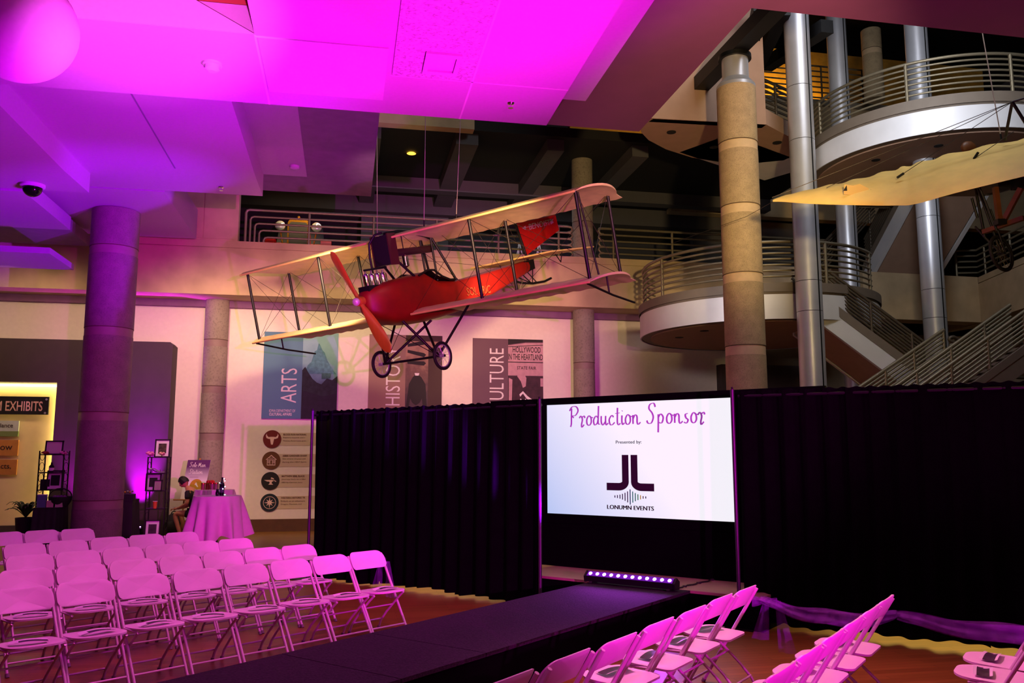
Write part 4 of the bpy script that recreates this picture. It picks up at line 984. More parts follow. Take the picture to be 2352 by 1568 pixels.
m.v = [(-sx_(p[1] + 2.7) - .006, p[1] + 2.7, p[2] + .22) for p in m.v]; part(m, 'lettering', MATS['faded_gold'])
# tail
rud = [(4.66, 1.76), (6.57, 1.97), (6.62, 1.57), (4.87, .99)]
part(MB().prism([(-.012, y, z_) for y, z_ in rud], (.024, 0, 0)), 'rudder', M_redb)
m = text_mb('BENOIST', (0, 0, 0), (0, 1, .105), (0, 0, 1), .14, 1.05, .004, 0); m.v = [(.016, p[1] + 5.18, p[2] + 1.60) for p in m.v]
m.add([(.016, 4.95, 1.645), (.016, 6.3, 1.79), (.016, 6.3, 1.80), (.016, 4.95, 1.655)], [(0, 1, 2, 3)])
m.add([(.016, 4.86, 1.64), (.016, 5.02, 1.60), (.016, 5.02, 1.70)], [(0, 1, 2)]); m.add([(.016, 6.24, 1.72), (.016, 6.42, 1.77), (.016, 6.36, 1.81), (.016, 6.42, 1.85), (.016, 6.24, 1.86)], [(0, 1, 2, 3, 4)])
part(m, 'rudder_lettering', mat('silver_letter', (214, 190, 170), .5), None, None)
part(MB().tube([(0, 4.60, 1.80), (0, 4.90, .84)], .030, 10), 'rudder_post', M_strut, 60)
def lz(px, py, z_):
    r = PM.T @ ray(px, py); o = PM.T @ (CAM - PL); tt = (z_ - o[2]) / r[2]; q = o + tt * r; return q
hs_ = [lz(1090, 619, .92), lz(1314, 569, .92), lz(1336, 576, .90), lz(1196, 612, .90)]
hx = [(-1.15, 4.15), (1.15, 4.15), (1.45, 5.6), (.35, 5.3), (-.35, 5.3), (-1.45, 5.6)]
part(MB().prism([(x, y, .895) for x, y in hx], (0, 0, .03)), 'tailplane', M_fab2)
part(MB().tube([(-1.15, 4.14, .91), (1.15, 4.14, .91)], .022, 8), 'tailplane_edge', M_fab2, 60)
part(MB().tube([(.02, 4.15, .40), (.02, 4.4, .345), (.02, 4.9, .30), (.02, 5.45, .31), (.02, 5.8, .37)], .030, 8), 'tail_skid', M_strut, 60)
m = MB()
for a, b in (((.1, 4.4, .52), (.02, 4.85, .31)), ((-.1, 4.4, .52), (.02, 4.85, .31)), ((.1, 4.88, .64), (.02, 4.9, .31)), ((-.1, 4.88, .64), (.02, 5.1, .31))): m.tube([a, b], .014, 6)
part(m, 'skid_struts', M_strut)
m = MB()
for s_ in (-1, 1): m.tube([(.9 * s_, 5.0, .9), (.8 * s_, 5.05, .68)], .012, 6); m.tube([(.6 * s_, 5.2, .9), (.8 * s_, 5.05, .68)], .012, 6)
part(m, 'control_horns', M_strut)
# propeller in the disc y = -1.06
def blade(sgn):
    m = MB(); ax = np.array([.49, 0, -.97]) * sgn; ax /= np.linalg.norm(ax); side = np.cross(ax, (0, 1, 0)); nn = 26; wv = []
    for i in range(nn + 1):
        s_ = i / nn; L = .02 + 1.10 * s_; wd_ = .055 + .075 * math.sin(PI * min(1, s_ * .9) ** 1.3) ; wd_ *= (1 if s_ < .88 else math.sqrt(max(0, 1 - ((s_ - .88) / .122) ** 2))); th = .045 * (1 - s_ * .75); tw = .9 - .55 * s_
        if s_ < .12: wd_ = .055 + .0 * s_
        for k in range(10):
            a = 2 * PI * k / 10; p = side * wd_ * math.cos(a) * math.cos(tw) + np.array([0, 1, 0]) * (wd_ * math.cos(a) * math.sin(tw) * .55 + th * math.sin(a)) ; p = p + side * th * math.sin(a) * -.3
            wv.append(np.array([0, -1.07, .38]) + ax * L + p + side * .03 * math.sin(PI * s_) * sgn * 0)
    m.add(wv, [(i * 10 + k, i * 10 + (k + 1) % 10, (i + 1) * 10 + (k + 1) % 10, (i + 1) * 10 + k) for i in range(nn) for k in range(10)] + [tuple(range(9, -1, -1)), tuple(nn * 10 + k for k in range(10))])
    return m
pr = part(MB().lathe((0, -1.07, .38), [(.085, -.06), (.095, 0), (.085, .07)], 24, ax=(0, 1, 0)), 'propeller', M_prop, 40)
part(blade(1), 'blade', M_prop, 60, pr); part(blade(-1), 'blade', M_prop, 60, pr)
part(MB().ball((0, -1.17, .38), .075, 20, (1, .9, 1)), 'spinner', mat('white_metal', (220, 205, 205), .3, .3), 60, pr)
part(MB().tube([(0, -1.1, .38), (0, -.9, .38)], .05, 12), 'shaft', M_steel, 60, pr)
# engine: four bright cylinders in line
en = part(MB().box((-.13, -.92, .52), (.13, -.28, .64)), 'engine', M_steel)
for i in range(4):
    y = -.82 + .155 * i; part(MB().lathe((0.02, y, .62), [(.072, 0), (.072, .20), (.064, .23), (.03, .25)], 20), 'cylinder', M_chrome, 40, en)
    part(MB().tube([(.02, y, .86), (.02, y, .92)], .018, 8), 'valve', M_chrome, 60, en)
part(MB().tube([(.05, -.88, .93), (.05, -.26, .96)], .02, 8), 'pipe', M_steel, 60, en)
rdx = part(MB().box((-.20, -.27, 1.0), (.20, -.10, 1.56)), 'radiator', M_black)
part(MB().box((.195, -.275, .98), (.225, -.05, 1.58)), 'side_frame', mat('brown_leather', (70, 36, 24), .6), None, rdx)
part(MB().box((-.225, -.275, .98), (-.195, -.05, 1.58)), 'side_frame', MATS['brown_leather'], None, rdx)
part(MB().tube([(-.24, -.33, .75), (-.25, -.33, 1.2), (-.22, -.32, 1.45), (-.1, -.26, 1.60), (.05, -.2, 1.62)], .022, 8), 'radiator_pipe', M_strut, 60)
part(MB().tube([(.1, -.2, 1.58), (.1, .2, 1.62), (.1, .6, 1.60), (.1, 1.0, 1.53), (.1, 1.2, 1.46)], .038, 10), 'radiator_pipe', M_strut, 60)
part(MB().tube([(.0, .05, 1.22), (.0, 1.25, 1.27)], .075, 14), 'fuel_tank', mat('dark_tank', (60, 34, 36), .45, .2), 60)
part(MB().lathe((.05, .33, .92), [(.02, 0), (.065, .03), (.065, .22), (.02, .26)], 16), 'oil_bottle', M_chrome, 40)
part(MB().tube([(.05, .33, 1.18), (.05, .33, 1.58)], .010, 6), 'oil_pipe', M_strut)
part(MB().tube([(.05, .33, .94), (.05, .30, .85), (.1, .05, .74)], .010, 6), 'oil_pipe', M_strut)
for s_ in (-1, 1):
    part(MB().tube([(.14 * s_, 1.15, 1.47), (.32 * s_, 1.5, .56)], .026, 8), 'cabane_strut', M_strut, 60)
    part(MB().tube([(.20 * s_, -.05, 1.02), (.25 * s_, .28, .72)], .026, 8), 'cabane_strut', M_strut, 60)
    part(MB().tube([(.14 * s_, 1.12, 1.47), (.14 * s_, 1.12, .60)], .022, 8), 'cabane_strut', M_strut, 60)
# landing gear
AX = (.05, -.87)
def gear_wheel(s_):
    c_ = np.array([.78 * s_, *AX]); R_ = .245
    wl = part(MB().tube([c_ + np.array([0, R_ * math.cos(a), R_ * math.sin(a)]) for a in np.linspace(0, 2 * PI, 41)[:-1]], .030, 10, closed=True), 'wheel', M_tyre, 60)
    part(MB().tube([c_ + np.array([0, .212 * math.cos(a), .212 * math.sin(a)]) for a in np.linspace(0, 2 * PI, 41)[:-1]], .012, 8, closed=True), 'rim', M_alu, 60, wl)
    part(MB().lathe(c_ - np.array([.05, 0, 0]), [(.03, 0), (.03, .10)], 14, ax=(1, 0, 0)), 'hub', M_alu, 40, wl)
    sp2 = MB()
    for k in range(20):
        a = 2 * PI * k / 20; sp2.tube([c_ + np.array([.04 * (-1) ** k, .03 * math.cos(a + .6), .03 * math.sin(a + .6)]), c_ + np.array([0, .21 * math.cos(a), .21 * math.sin(a)])], .0028, 4)
    part(sp2, 'spokes', M_alu, None, wl)
gear_wheel(-1); gear_wheel(1)
part(MB().tube([(-.84, *AX), (.84, *AX)], .024, 10), 'axle', M_strut, 60)
for s_ in (-1, 1):
    part(MB().tube([(.68 * s_, AX[0], AX[1]), (.30 * s_, -.35, -.10)], .026, 8), 'gear_strut', M_strut, 60)
    part(MB().tube([(.68 * s_, AX[0], AX[1]), (-.10 * s_, .75, -.17)], .026, 8), 'gear_strut', M_strut, 60)
    part(MB().tube([(.68 * s_, AX[0], AX[1]), (.95 * s_, .95, .03)], .026, 8), 'gear_strut', M_strut, 60)
m = MB(); m.tube([(.66, .05, -.85), (-.30, -.3, -.1)], .007, 4); m.tube([(-.66, .05, -.85), (.30, -.3, -.1)], .007, 4)
part(m, 'brace_wires', MATS['dark_wire'])
for s_ in (-1, 1):
    q = part(MB().tube([(XO * s_, -.1, -.02), (XO * s_, .75, -.28), (XO * s_, 1.55, -.48)], .020, 8), 'wing_tip_skid', M_strut, 60)
    part(MB().tube([(XO * s_, .62, .06), (XO * s_, .62, -.24)], .016, 8), 'skid_post', M_strut, 60, q)
# wires the biplane hangs from
def hang(loc_, lab, top=9.85, tx=0, ty_=0):
    p = w(*loc_); t = thing('hanging_wire', p, lab, 'wire', 'wires the aeroplanes hang from')
    MB().tube([p, (p[0] + tx, p[1] + ty_, top)], .007, 6).build('cable', mat('steel_cable', (190, 176, 160), .5, .3), t)
    MB().tube([p, p + np.array([0, 0, .12])], .014, 6).build('clamp', M_steel, t)
hang((.95, -.05, GZ + .06), 'left of the two thin wires from the upper wing of the biplane to the ceiling', 14.8)
hang((1.30, .5, GZ + .1), 'right of the two thin wires from the upper wing of the biplane to the ceiling', 14.8, .3, .2)
hang((-1.1, .9, GZ + .05), 'thin wire rising from the left half of the biplane upper wing', 14.8, -.2, 0)

# ================================================================== THE SECOND AEROPLANE, right edge
ap = thing('old_monoplane', onD(2352, 480, 11.3), 'pale linen winged aeroplane hanging at the right edge with a bicycle wheel below', 'aeroplane')
pts_lo = [onD(x, y, d) for x, y, d in ((1775, 463, 12.6), (1800, 463.5, 12.5), (1860, 468, 12.2), (1960, 471, 11.9), (2060, 472, 11.6), (2105, 468, 11.45), (2200, 442, 11.2), (2352, 405, 10.8), (2500, 368, 10.4), (2680, 322, 10.0))]
pts_hi = [onD(x, y, d) for x, y, d in ((1776, 461, 12.7), (1815, 448, 12.8), (1880, 431, 12.8), (1960, 414, 12.8), (2050, 391, 12.75), (2105, 376, 12.7), (2200, 350, 12.5), (2352, 318, 12.2), (2500, 285, 11.9), (2680, 245, 11.5))]
def interp(P, u):
    s_ = u * (len(P) - 1); i = min(int(s_), len(P) - 2); f_ = s_ - i; p0, p1, p2, p3 = P[max(i - 1, 0)], P[i], P[i + 1], P[min(i + 2, len(P) - 1)]
    return .5 * (2 * p1 + (p2 - p0) * f_ + (2 * p0 - 5 * p1 + 4 * p2 - p3) * f_ ** 2 + (3 * p1 - p0 - 3 * p2 + p3) * f_ ** 3)
nrm = np.cross(pts_lo[7] - pts_lo[3], pts_hi[7] - pts_lo[7]); nrm /= np.linalg.norm(nrm)
if nrm[2] < 0: nrm = -nrm
def wsurf(u, v, top):
    a, b = interp(pts_lo, u), interp(pts_hi, u); sc_ = .055 * abs(math.sin(u * PI * 13)) * min(1, u * 4); p = a + (b - a) * v * (1 + (sc_ - .03) * (v > .9)); 
    return p + nrm * ((.10 * math.sin(PI * v ** .7) + .012 * math.sin(u * PI * 26) * v) * min(1, u * 3) + (.02 * math.sin(PI * v) + .003 if top else 0))
m = MB(); m.grid(lambda u, v: wsurf(u, v, 1), 90, 16); m.grid(lambda u, v: wsurf(u, v, 0), 90, 16); n1 = 91 * 17
for idx in ([i for i in range(91)], [16 * 91 + i for i in range(91)], [j * 91 for j in range(17)], [j * 91 + 90 for j in range(17)]):
    m.f += [(a, b, b + n1, a + n1) for a, b in zip(idx[:-1], idx[1:])]; m.mi += [0] * (len(idx) - 1)
m.build('wing', M_fab2, ap, 60)
# loose torn flap on the wing
q = [onD(x, y, 12.02) for x, y in ((1938, 446), (1940, 425), (1960, 428), (1975, 424), (1995, 434), (2000, 450))]
MB().prism(q, nrm * .012).build('torn_flap', mat('torn_linen', (214, 180, 110), .7), ap)
m = MB()
for px, py in ((1941, 433), (1997, 442)): m.prism([onD(px - 4, py + 5, 12.0), onD(px + 4, py + 5, 12.0), onD(px + 3, py - 7, 12.0)], (0, -.01, 0))
m.build('tear', M_black, ap)
kp = onD(2325, 234, 11.6)
m = MB(); kb = onD(2308, 322, 12.0); kc = onD(2380, 322, 11.6)
MB().tube([kp, kb], .022, 8).build('king_post', M_strut, ap, 60); MB().tube([kp, kc], .022, 8).build('king_post', M_strut, ap, 60); MB().tube([kp, onD(2420, 205, 11.3)], .016, 8).build('king_post', M_strut, ap, 60)
for i, (x, y, d) in enumerate(((2062, 417, 12.0), (2238, 374, 11.75), (1775, 462, 12.6), (1900, 440, 12.3))):
    e = onD(x, y, d) + nrm * .06; MB().tube([kp if i != 1 else onD(2330, 318, 11.7) + nrm * .1, e], .005, 5).build('rigging_wire', MATS['dark_wire'], ap)
    if i < 2: MB().tube([e, e + (kp - e) / np.linalg.norm(kp - e) * .11], .018, 6).build('wire_clamp', M_steel, ap)
e = onD(1775, 463, 12.6); cw = onD(1715, 497, 14.6); MB().tube([e, cw, onD(1540, 560, 15.8)], .004, 5).build('rigging_wire', MATS['dark_wire'], ap)
MB().ball(onD(2225, 340, 13.2), .13, 14, (1.1, .5, .9)).build('orange_tip', M_wood, ap, 60)  # orange propeller-like tip, drawn as a plain ball
# frame and wheel below
wc = onD(2300, 582, 11.4); ax1 = VX * .86 + VY * .5; 
wr = .235
def wheel2(c_, e1, e2, ro, parent):
    o = MB().tube([c_ + e1 * ro * math.cos(a) + e2 * ro * math.sin(a) for a in np.linspace(0, 2 * PI, 49)[:-1]], .022, 10, closed=True).build('wheel', M_tyre, parent, 60)
    MB().tube([c_ + e1 * ro * .9 * math.cos(a) + e2 * ro * .9 * math.sin(a) for a in np.linspace(0, 2 * PI, 49)[:-1]], .010, 8, closed=True).build('rim', M_steel, o, 60)
    hn = np.cross(e1, e2); MB().tube([c_ - hn * .06, c_ + hn * .06], .02, 10).build('hub', M_steel, o, 60)
    m = MB()
    for k in range(24):
        a = 2 * PI * k / 24; m.tube([c_ + hn * .04 * (-1) ** k, c_ + (e1 * math.cos(a) + e2 * math.sin(a)) * ro * .9], .0025, 4)
    m.build('spokes', mat('dull_spoke', (110, 100, 84), .4, .6), o)
wheel2(wc, VX * .88 + VY * .47, Z * 1.0 - VX * .12, wr, ap)
for a, b, r_ in (((2240, 430, 11.6), (2262, 545, 11.5), .020), ((2246, 432, 11.5), (2300, 582, 11.4), .016), ((2232, 455, 11.6), (2245, 500, 11.6), .018), ((2262, 545, 11.5), (2300, 582, 11.4), .016), ((2250, 430, 11.3), (2290, 530, 11.3), .014), ((2262, 545, 11.5), (2240, 520, 11.6), .014), ((2275, 480, 11.3), (2310, 580, 11.35), .012)):
    MB().tube([onD(*a), onD(*b)], r_, 8).build('fork_tube', M_strut, ap, 60)
for a, b in (((2286, 430, 11.2), (2296, 508, 11.2)), ((2345, 432, 11.0), (2305, 508, 11.2)), ((2352, 500, 11.0), (2258, 533, 11.5))):
    P0_, P1_ = onD(*a), onD(*b); d_ = P1_ - P0_; MB().obox((P0_ + P1_) / 2, d_ / 2, np.cross(d_, Z) / np.linalg.norm(np.cross(d_, Z)) * .03, np.cross(d_, np.cross(d_, Z)) / np.linalg.norm(np.cross(d_, np.cross(d_, Z))) * .03).build('wood_strut', M_wood, ap)
MB().obox(onD(2298, 510, 11.2), VX * .06, VY * .05, Z * .035).build('strut_shoe', M_strut, ap)
MB().obox(onD(2300, 424, 11.25), VX * .09, VY * .08, Z * .06).build('engine_block', M_strut, ap)
MB().obox(onD(2345, 420, 11.1), VX * .10, VY * .08, Z * .08).build('engine_block', M_steel, ap)
p = onD(2300, 320, 12.1); t = thing('hanging_wire', p, 'pale wire rising from the linen wing in front of the upper landing', 'wire', 'wires the aeroplanes hang from')
p2 = onD(2258, 85, 12.3); MB().tube([p, p2 + (p2 - p) * .6], .008, 6).build('cable', MATS['steel_cable'], t)
MB().tube([p, p + (p2 - p) * .05], .014, 6).build('clamp', M_steel, t)

# ================================================================== ON THE BACK WALL
def wq(px, py, off): return onY(px, py, YW - off)
def flat(px, off, name, mt, parent, th=.004):
    return MB().prism([wq(x, y, off) for x, y in px], (0, th, 0)).build(name, mt, parent)
def banner(x0, x1, xm, ytop, ybot, lab, cA, word, wx0, wx1, wy0, wy1):
    p0 = wq(x0, ytop, .03); p1 = wq(x1, ytop, .03); zb = wq(608, 961, .03)[2]
    t = thing('wall_banner', ((p0[0] + p1[0]) / 2, YW - .03, zb), lab, 'banner', 'printed banners on the back wall'); zt = p0[2]; X0, X1 = p0[0], p1[0]; Xm = wq(xm, (ytop + ybot) / 2, .03)[0]
    MB().box((X0, YW - .03, zb), (Xm, YW - .004, zt)).build('colour_panel', cA, t)
    # word set sideways, reading upwards
    a = wq(wx1, wy1, .034); tp = wq(wx1, wy0, .034); lf = wq(wx0, wy1, .034)
    text_mb(word, (a[0], YW - .034, a[2]), (0, 0, 1), (-1, 0, 0), a[0] - lf[0], tp[2] - a[2], -.003, .002).build('word', mat('banner_white', (236, 228, 230), .7), t)
    return t, X0, Xm, X1, zb, zt
t, X0, Xm, X1, zb, zt = banner(608, 778, 694, 761, 961, 'blue banner reading ARTS beside a dim mountain landscape', mat('banner_blue', (84, 128, 156), .7), 'ARTS', 644, 680, 846, 925)
text_mb('IOWA DEPARTMENT OF', wq(618, 946, .034), (1, 0, 0), (0, 0, 1), .07, wq(678, 946, .034)[0] - wq(618, 946, .034)[0], 0, .002).build('small_lettering', MATS['banner_white'], t)
text_mb('CULTURAL AFFAIRS', wq(618, 954, .034), (1, 0, 0), (0, 0, 1), .07, wq(670, 946, .034)[0] - wq(618, 946, .034)[0], .02, .002).build('small_lettering', MATS['banner_white'], t)
def pic(X0, X1, zb, zt, name, mt, t): return MB().box((X0, YW - .03, zb), (X1, YW - .004, zt)).build(name, mt, t)
def art_mat(name, c_top, c_mid, c_low, scale=3.0):
    m = bpy.data.materials.new(name); m.use_nodes = True; nt = m.node_tree; b = nt.nodes['Principled BSDF']; b.inputs['Roughness'].default_value = .6
    tc = nt.nodes.new('ShaderNodeTexCoord'); nz = nt.nodes.new('ShaderNodeTexNoise'); nz.inputs['Scale'].default_value = scale; nz.inputs['Detail'].default_value = 7; nt.links.new(tc.outputs['Object'], nz.inputs['Vector'])
    sx2 = nt.nodes.new('ShaderNodeSeparateXYZ'); nt.links.new(tc.outputs['Generated'], sx2.inputs[0])
    ma = nt.nodes.new('ShaderNodeMath'); ma.operation = 'MULTIPLY_ADD'; nt.links.new(nz.outputs['Fac'], ma.inputs[0]); ma.inputs[1].default_value = .5
    ms = nt.nodes.new('ShaderNodeMath'); ms.operation = 'SUBTRACT'; nt.links.new(sx2.outputs[2], ms.inputs[0]); ms.inputs[1].default_value = .25; nt.links.new(ms.outputs[0], ma.inputs[2])
    rp = nt.nodes.new('ShaderNodeValToRGB'); e = rp.color_ramp.elements; e[0].color = (*lin(c_low), 1); e[1].color = (*lin(c_top), 1); e[0].position = .3; e[1].position = .85; q = e.new(.58); q.color = (*lin(c_mid), 1)
    nt.links.new(ma.outputs[0], rp.inputs[0]); nt.links.new(rp.outputs[0], b.inputs['Base Color']); return m
pt_ = pic(Xm, X1, zb, zt, 'picture', art_mat('art_landscape', (130, 176, 190), (104, 150, 166), (40, 60, 80), 2.5), t)
wp, hp = X1 - Xm, zt - zb
def inpic(poly, off, name, mt, t=None): return MB().prism([(Xm + wp * x, YW - .03 - off, zb + hp * y) for x, y in poly], (0, .003, 0)).build(name, mt, pt_)
inpic([(.05, .52), (.15, .62), (.25, .66), (.33, .78), (.40, .80), (.44, .88), (.48, .86), (.55, .80), (.62, .77), (.70, .68), (.82, .60), (.96, .52)], .003, 'painted_mountain', mat('art_teal', (74, 128, 142), .7, 0, .3, 12), t)
inpic([(0, 0), (1, 0), (1, .50), (.85, .45), (.7, .47), (.55, .40), (.42, .42), (.3, .46), (.18, .53), (.08, .60), (0, .56)], .006, 'painted_trees', mat('art_dark', (26, 36, 44), .7, 0, .5, 9), t)
inpic([(.55, .46), (.8, .47), (.82, .53), (.55, .53)], .009, 'painted_clearing', mat('art_green', (56, 110, 100), .7, 0, .3, 9), t)
inpic([(0, .0), (1, .0), (1, .30), (.6, .26), (0, .33)], .009, 'painted_ground', mat('art_navy', (22, 18, 38), .7, 0, .4, 9), t)
t, X0, Xm, X1, zb, zt = banner(849, 1016, 931, 767, 961, 'tan banner reading HISTORY beside a museum display picture', mat('banner_tan', (150, 118, 106), .7), 'HISTORY', 885, 918, 797, 931)
wp, hp = X1 - Xm, zt - zb
pt_ = pic(Xm, X1, zb, zt, 'picture', art_mat('art_display', (176, 140, 110), (110, 78, 66), (60, 40, 44), 5), t)
inpic([(0, .93), (1, .93), (1, 1), (0, 1)], .003, 'picture_shade', mat('art_brown', (66, 44, 40), .7), t)
inpic([(.62, 0), (1, 0), (1, .86), (.62, .86)], .003, 'picture_doorway', MATS['art_brown'], t)
for yy, sl in ((.86, .03), (.79, -.05), (.66, -.02)): inpic([(.05, yy), (.5, yy + sl), (.56, yy + sl + .03), (.5, yy + sl + .05), (.05, yy + .035)], .006, 'picture_tool', mat('art_black', (26, 18, 20), .7), t)
inpic([(.02, .12), (.10, .42), (.2, .50), (.27, .53), (.36, .53), (.44, .50), (.55, .42), (.60, .12), (.5, .12), (.46, .25), (.4, .20), (.3, .17), (.2, .20), (.14, .25), (.1, .12)], .007, 'picture_jacket', MATS['art_black'], t)
inpic([(.27, .52), (.36, .52), (.38, .55), (.25, .55)], .010, 'picture_collar', MATS['banner_white'], t)
inpic([(.02, .0), (.6, .0), (.6, .10), (.02, .12)], .006, 'picture_base', mat('art_mauve', (140, 96, 96), .7), t)
t, X0, Xm, X1, zb, zt = banner(1086, 1247, 1167, 776, 961, 'mauve banner reading CULTURE beside a theatre marquee picture', mat('banner_mauve', (108, 78, 92), .7), 'CULTURE', 1124, 1157, 800, 942)
wp, hp = X1 - Xm, zt - zb
pt_ = pic(Xm, X1, zb, zt, 'picture', art_mat('art_street', (110, 70, 88), (70, 40, 54), (44, 24, 34), 5), t)
inpic([(.0, 1.0), (1, 1), (1, .97), (.5, .965), (.3, .95), (0, .93)], .003, 'picture_sky', MATS['art_black'], t)
inpic([(0, .92), (.5, .955), (1, .96), (1, .55), (0, .55)], .003, 'picture_marquee', mat('art_rose', (196, 150, 160), .7, 0, .12, 8), t)
def ptext(body, x, y, wd_, h, col, name='picture_lettering'): text_mb(body, (Xm + wp * x, YW - .03 - .006, zb + hp * y), (1, 0, 0), (0, 0, 1), hp * h, wp * wd_, .01, .003).build(name, col, pt_)
ptext('HOLLYWOOD', .13, .835, .8, .072, MATS['art_black']); ptext('IN THE HEARTLAND', .0, .745, .99, .072, MATS['art_black']); ptext('STATE FAIR', .25, .625, .55, .04, MATS['art_black'])
inpic([(0, .90), (1, .93), (1, .938), (0, .908)], .006, 'picture_line', MATS['art_black'], t); inpic([(0, .71), (1, .71), (1, .72), (0, .72)], .006, 'picture_line', MATS['art_black'], t)
inpic([(0, 0), (1, 0), (1, .54), (0, .54)], .004, 'picture_shade', mat('art_plum', (60, 32, 44), .7, 0, .4, 8), t)
inpic([(.02, .15), (.10, .15), (.12, .5), (.02, .52)], .007, 'picture_poster', MATS['art_rose'], t); inpic([(.92, .42), (1, .42), (1, .52), (.92, .52)], .007, 'picture_poster', MATS['art_rose'], t)
inpic([(.28, .60), (.38, .55), (.45, .58), (.52, .52), (.5, .42), (.42, .40), (.36, .48), (.26, .54)], .008, 'picture_flag', MATS['art_rose'], t)
inpic([(.32, .32), (.42, .36), (.55, .30), (.68, .26), (.66, .23), (.52, .27), (.42, .33), (.34, .29)], .008, 'picture_flag', MATS['banner_white'], t)
ptext('M', .34, .165, .17, .10, MATS['banner_white']); ptext('C', .34, .03, .15, .10, MATS['banner_white']); inpic([(.50, .02), (.68, .1), (.74, .28), (.66, .36), (.55, .3)], .007, 'picture_figure', MATS['art_plum'], t)

# round icons with text
M_ic = mat('icon_cream', (236, 200, 190), .7); M_bar = mat('caption_panel', (206, 186, 160), .8); M_txt = mat('caption_brown', (96, 62, 40), .8)
def icon(cx, cy, r, col, lab, lines, glyph, lh=9):
    c_ = wq(cx, cy, .02); R_ = wq(cx + r, cy, .02)[0] - c_[0]; t = thing('wall_sign', c_, lab, 'sign', 'round history site signs on the wall')
    b0 = wq(cx, cy + r * .72, .01); b1 = wq(830, cy - r * .72, .01); MB().box((c_[0], YW - .008, c_[2] - R_ * .72), (b1[0], YW - .002, c_[2] + R_ * .72)).build('caption_panel', M_bar, t)
    MB().lathe((c_[0], YW - .004, c_[2]), [(R_, 0), (R_, -.016)], 48, ax=(0, 1, 0)).build('disc', col, t, 30)
    for poly in glyph: MB().prism([(c_[0] + R_ * x, YW - .024, c_[2] + R_ * y) for x, y in poly], (0, .003, 0)).build('icon_shape', M_ic, t)
    x = c_[0] + R_ * 1.22
    for i, (l, b) in enumerate(lines):
        text_mb(l, (x, YW - .012, c_[2] + R_ * (.42 - .36 * i)), (1, 0, 0), (0, 0, 1), R_ * .20, R_ * (.115 if not b else .135) * len(l) * 1.05, .02 if b else .0, .002).build('caption_lettering', M_txt, t)
arc = lambda cx, cy, r, a0, a1, n=10: [(cx + r * math.cos(math.radians(a)), cy + r * math.sin(math.radians(a))) for a in np.linspace(a0, a1, n)]
skull = [(-.16, .25), (-.40, .22), (-.58, .42), (-.60, .62), (-.70, .40), (-.62, .12), (-.38, .02), (-.22, .02), (-.16, -.30), (-.10, -.62), (.10, -.62), (.16, -.30), (.22, .02), (.38, .02), (.62, .12), (.70, .40), (.60, .62), (.58, .42), (.40, .22), (.16, .25)]
icon(625, 1008, 21, mat('icon_red', (110, 14, 10), .6), 'dark red round wall sign with a white ox skull', [('BLOOD RUN NATIONAL', 1), ('Explore mounds and v', 0), ('Native Americans prac', 0)], [skull])
house = [[(-.62, .08), (0, .62), (.62, .08), (.50, .08), (0, .50), (-.50, .08)], [(-.42, .02), (.42, .02), (.42, .10), (-.42, .10)], [(-.42, -.14), (-.14, -.14), (-.14, -.06), (-.42, -.06)], [(.14, -.14), (.42, -.14), (.42, -.06), (.14, -.06)], [(-.42, -.30), (-.14, -.30), (-.14, -.22), (-.42, -.22)], [(.14, -.30), (.42, -.30), (.42, -.22), (.14, -.22)], [(-.46, -.56), (.46, -.56), (.46, -.46), (-.46, -.46)], [(-.46, -.5), (-.40, -.5), (-.40, .1), (-.46, .1)], [(.40, -.5), (.46, -.5), (.46, .1), (.40, .1)], [(-.15, -.5), (-.10, -.5), (-.10, .0), (-.15, .0)], [(.10, -.5), (.15, -.5), (.15, 0), (.10, 0)], [(-.26, .22), (.26, .22), (.22, .28), (-.22, .28)]]
icon(623, 1057, 21, mat('icon_brown', (104, 60, 26), .6), 'brown round wall sign with a white log cabin', [('ABBIE GARDNER SHARP', 1), ('See where 13-year-old', 0), ('during the 1857 Spirit', 0)], house)
anv = [[(-.70, .10), (-.15, .10), (.42, .12), (.42, .02), (.18, -.10), (.14, -.26), (.34, -.42), (-.22, -.42), (-.06, -.26), (-.10, -.08), (-.35, -.06)], [(.10, .18), (.60, -.12), (.66, -.04), (.14, .26)], [(.10, .40), (.34, .30), (.40, .16), (.24, .10), (.02, .28)]]
icon(621, 1104, 21, mat('icon_black', (26, 22, 20), .6), 'black round wall sign with a white anvil and hammer', [('MATTHEW EDEL BLACK', 1), ('Journey back to a blac', 0), ('1883 by German immi', 0)], anv)
star = [(0.62 * (1 if k % 2 == 0 else .32) * math.cos(PI / 8 * k * 1.0 + PI / 2) * (1 if k % 4 == 0 else .8 if k % 2 == 0 else 1), 0.62 * (1 if k % 2 == 0 else .32) * math.sin(PI / 8 * k + PI / 2) * (1 if k % 4 == 0 else .8 if k % 2 == 0 else 1)) for k in range(16)]
ringp = arc(0, 0, .70, 90, 449, 40) + arc(0, 0, .65, 449, 90, 40)
icon(619, 1154, 21, mat('icon_teal', (18, 36, 48), .6), 'dark teal round wall sign with a white compass star', [('WESTERN HISTORIC TR', 1), ('Embark on an adventure', 0), ('Oregon, Mormon, and', 0)], [star, ringp])

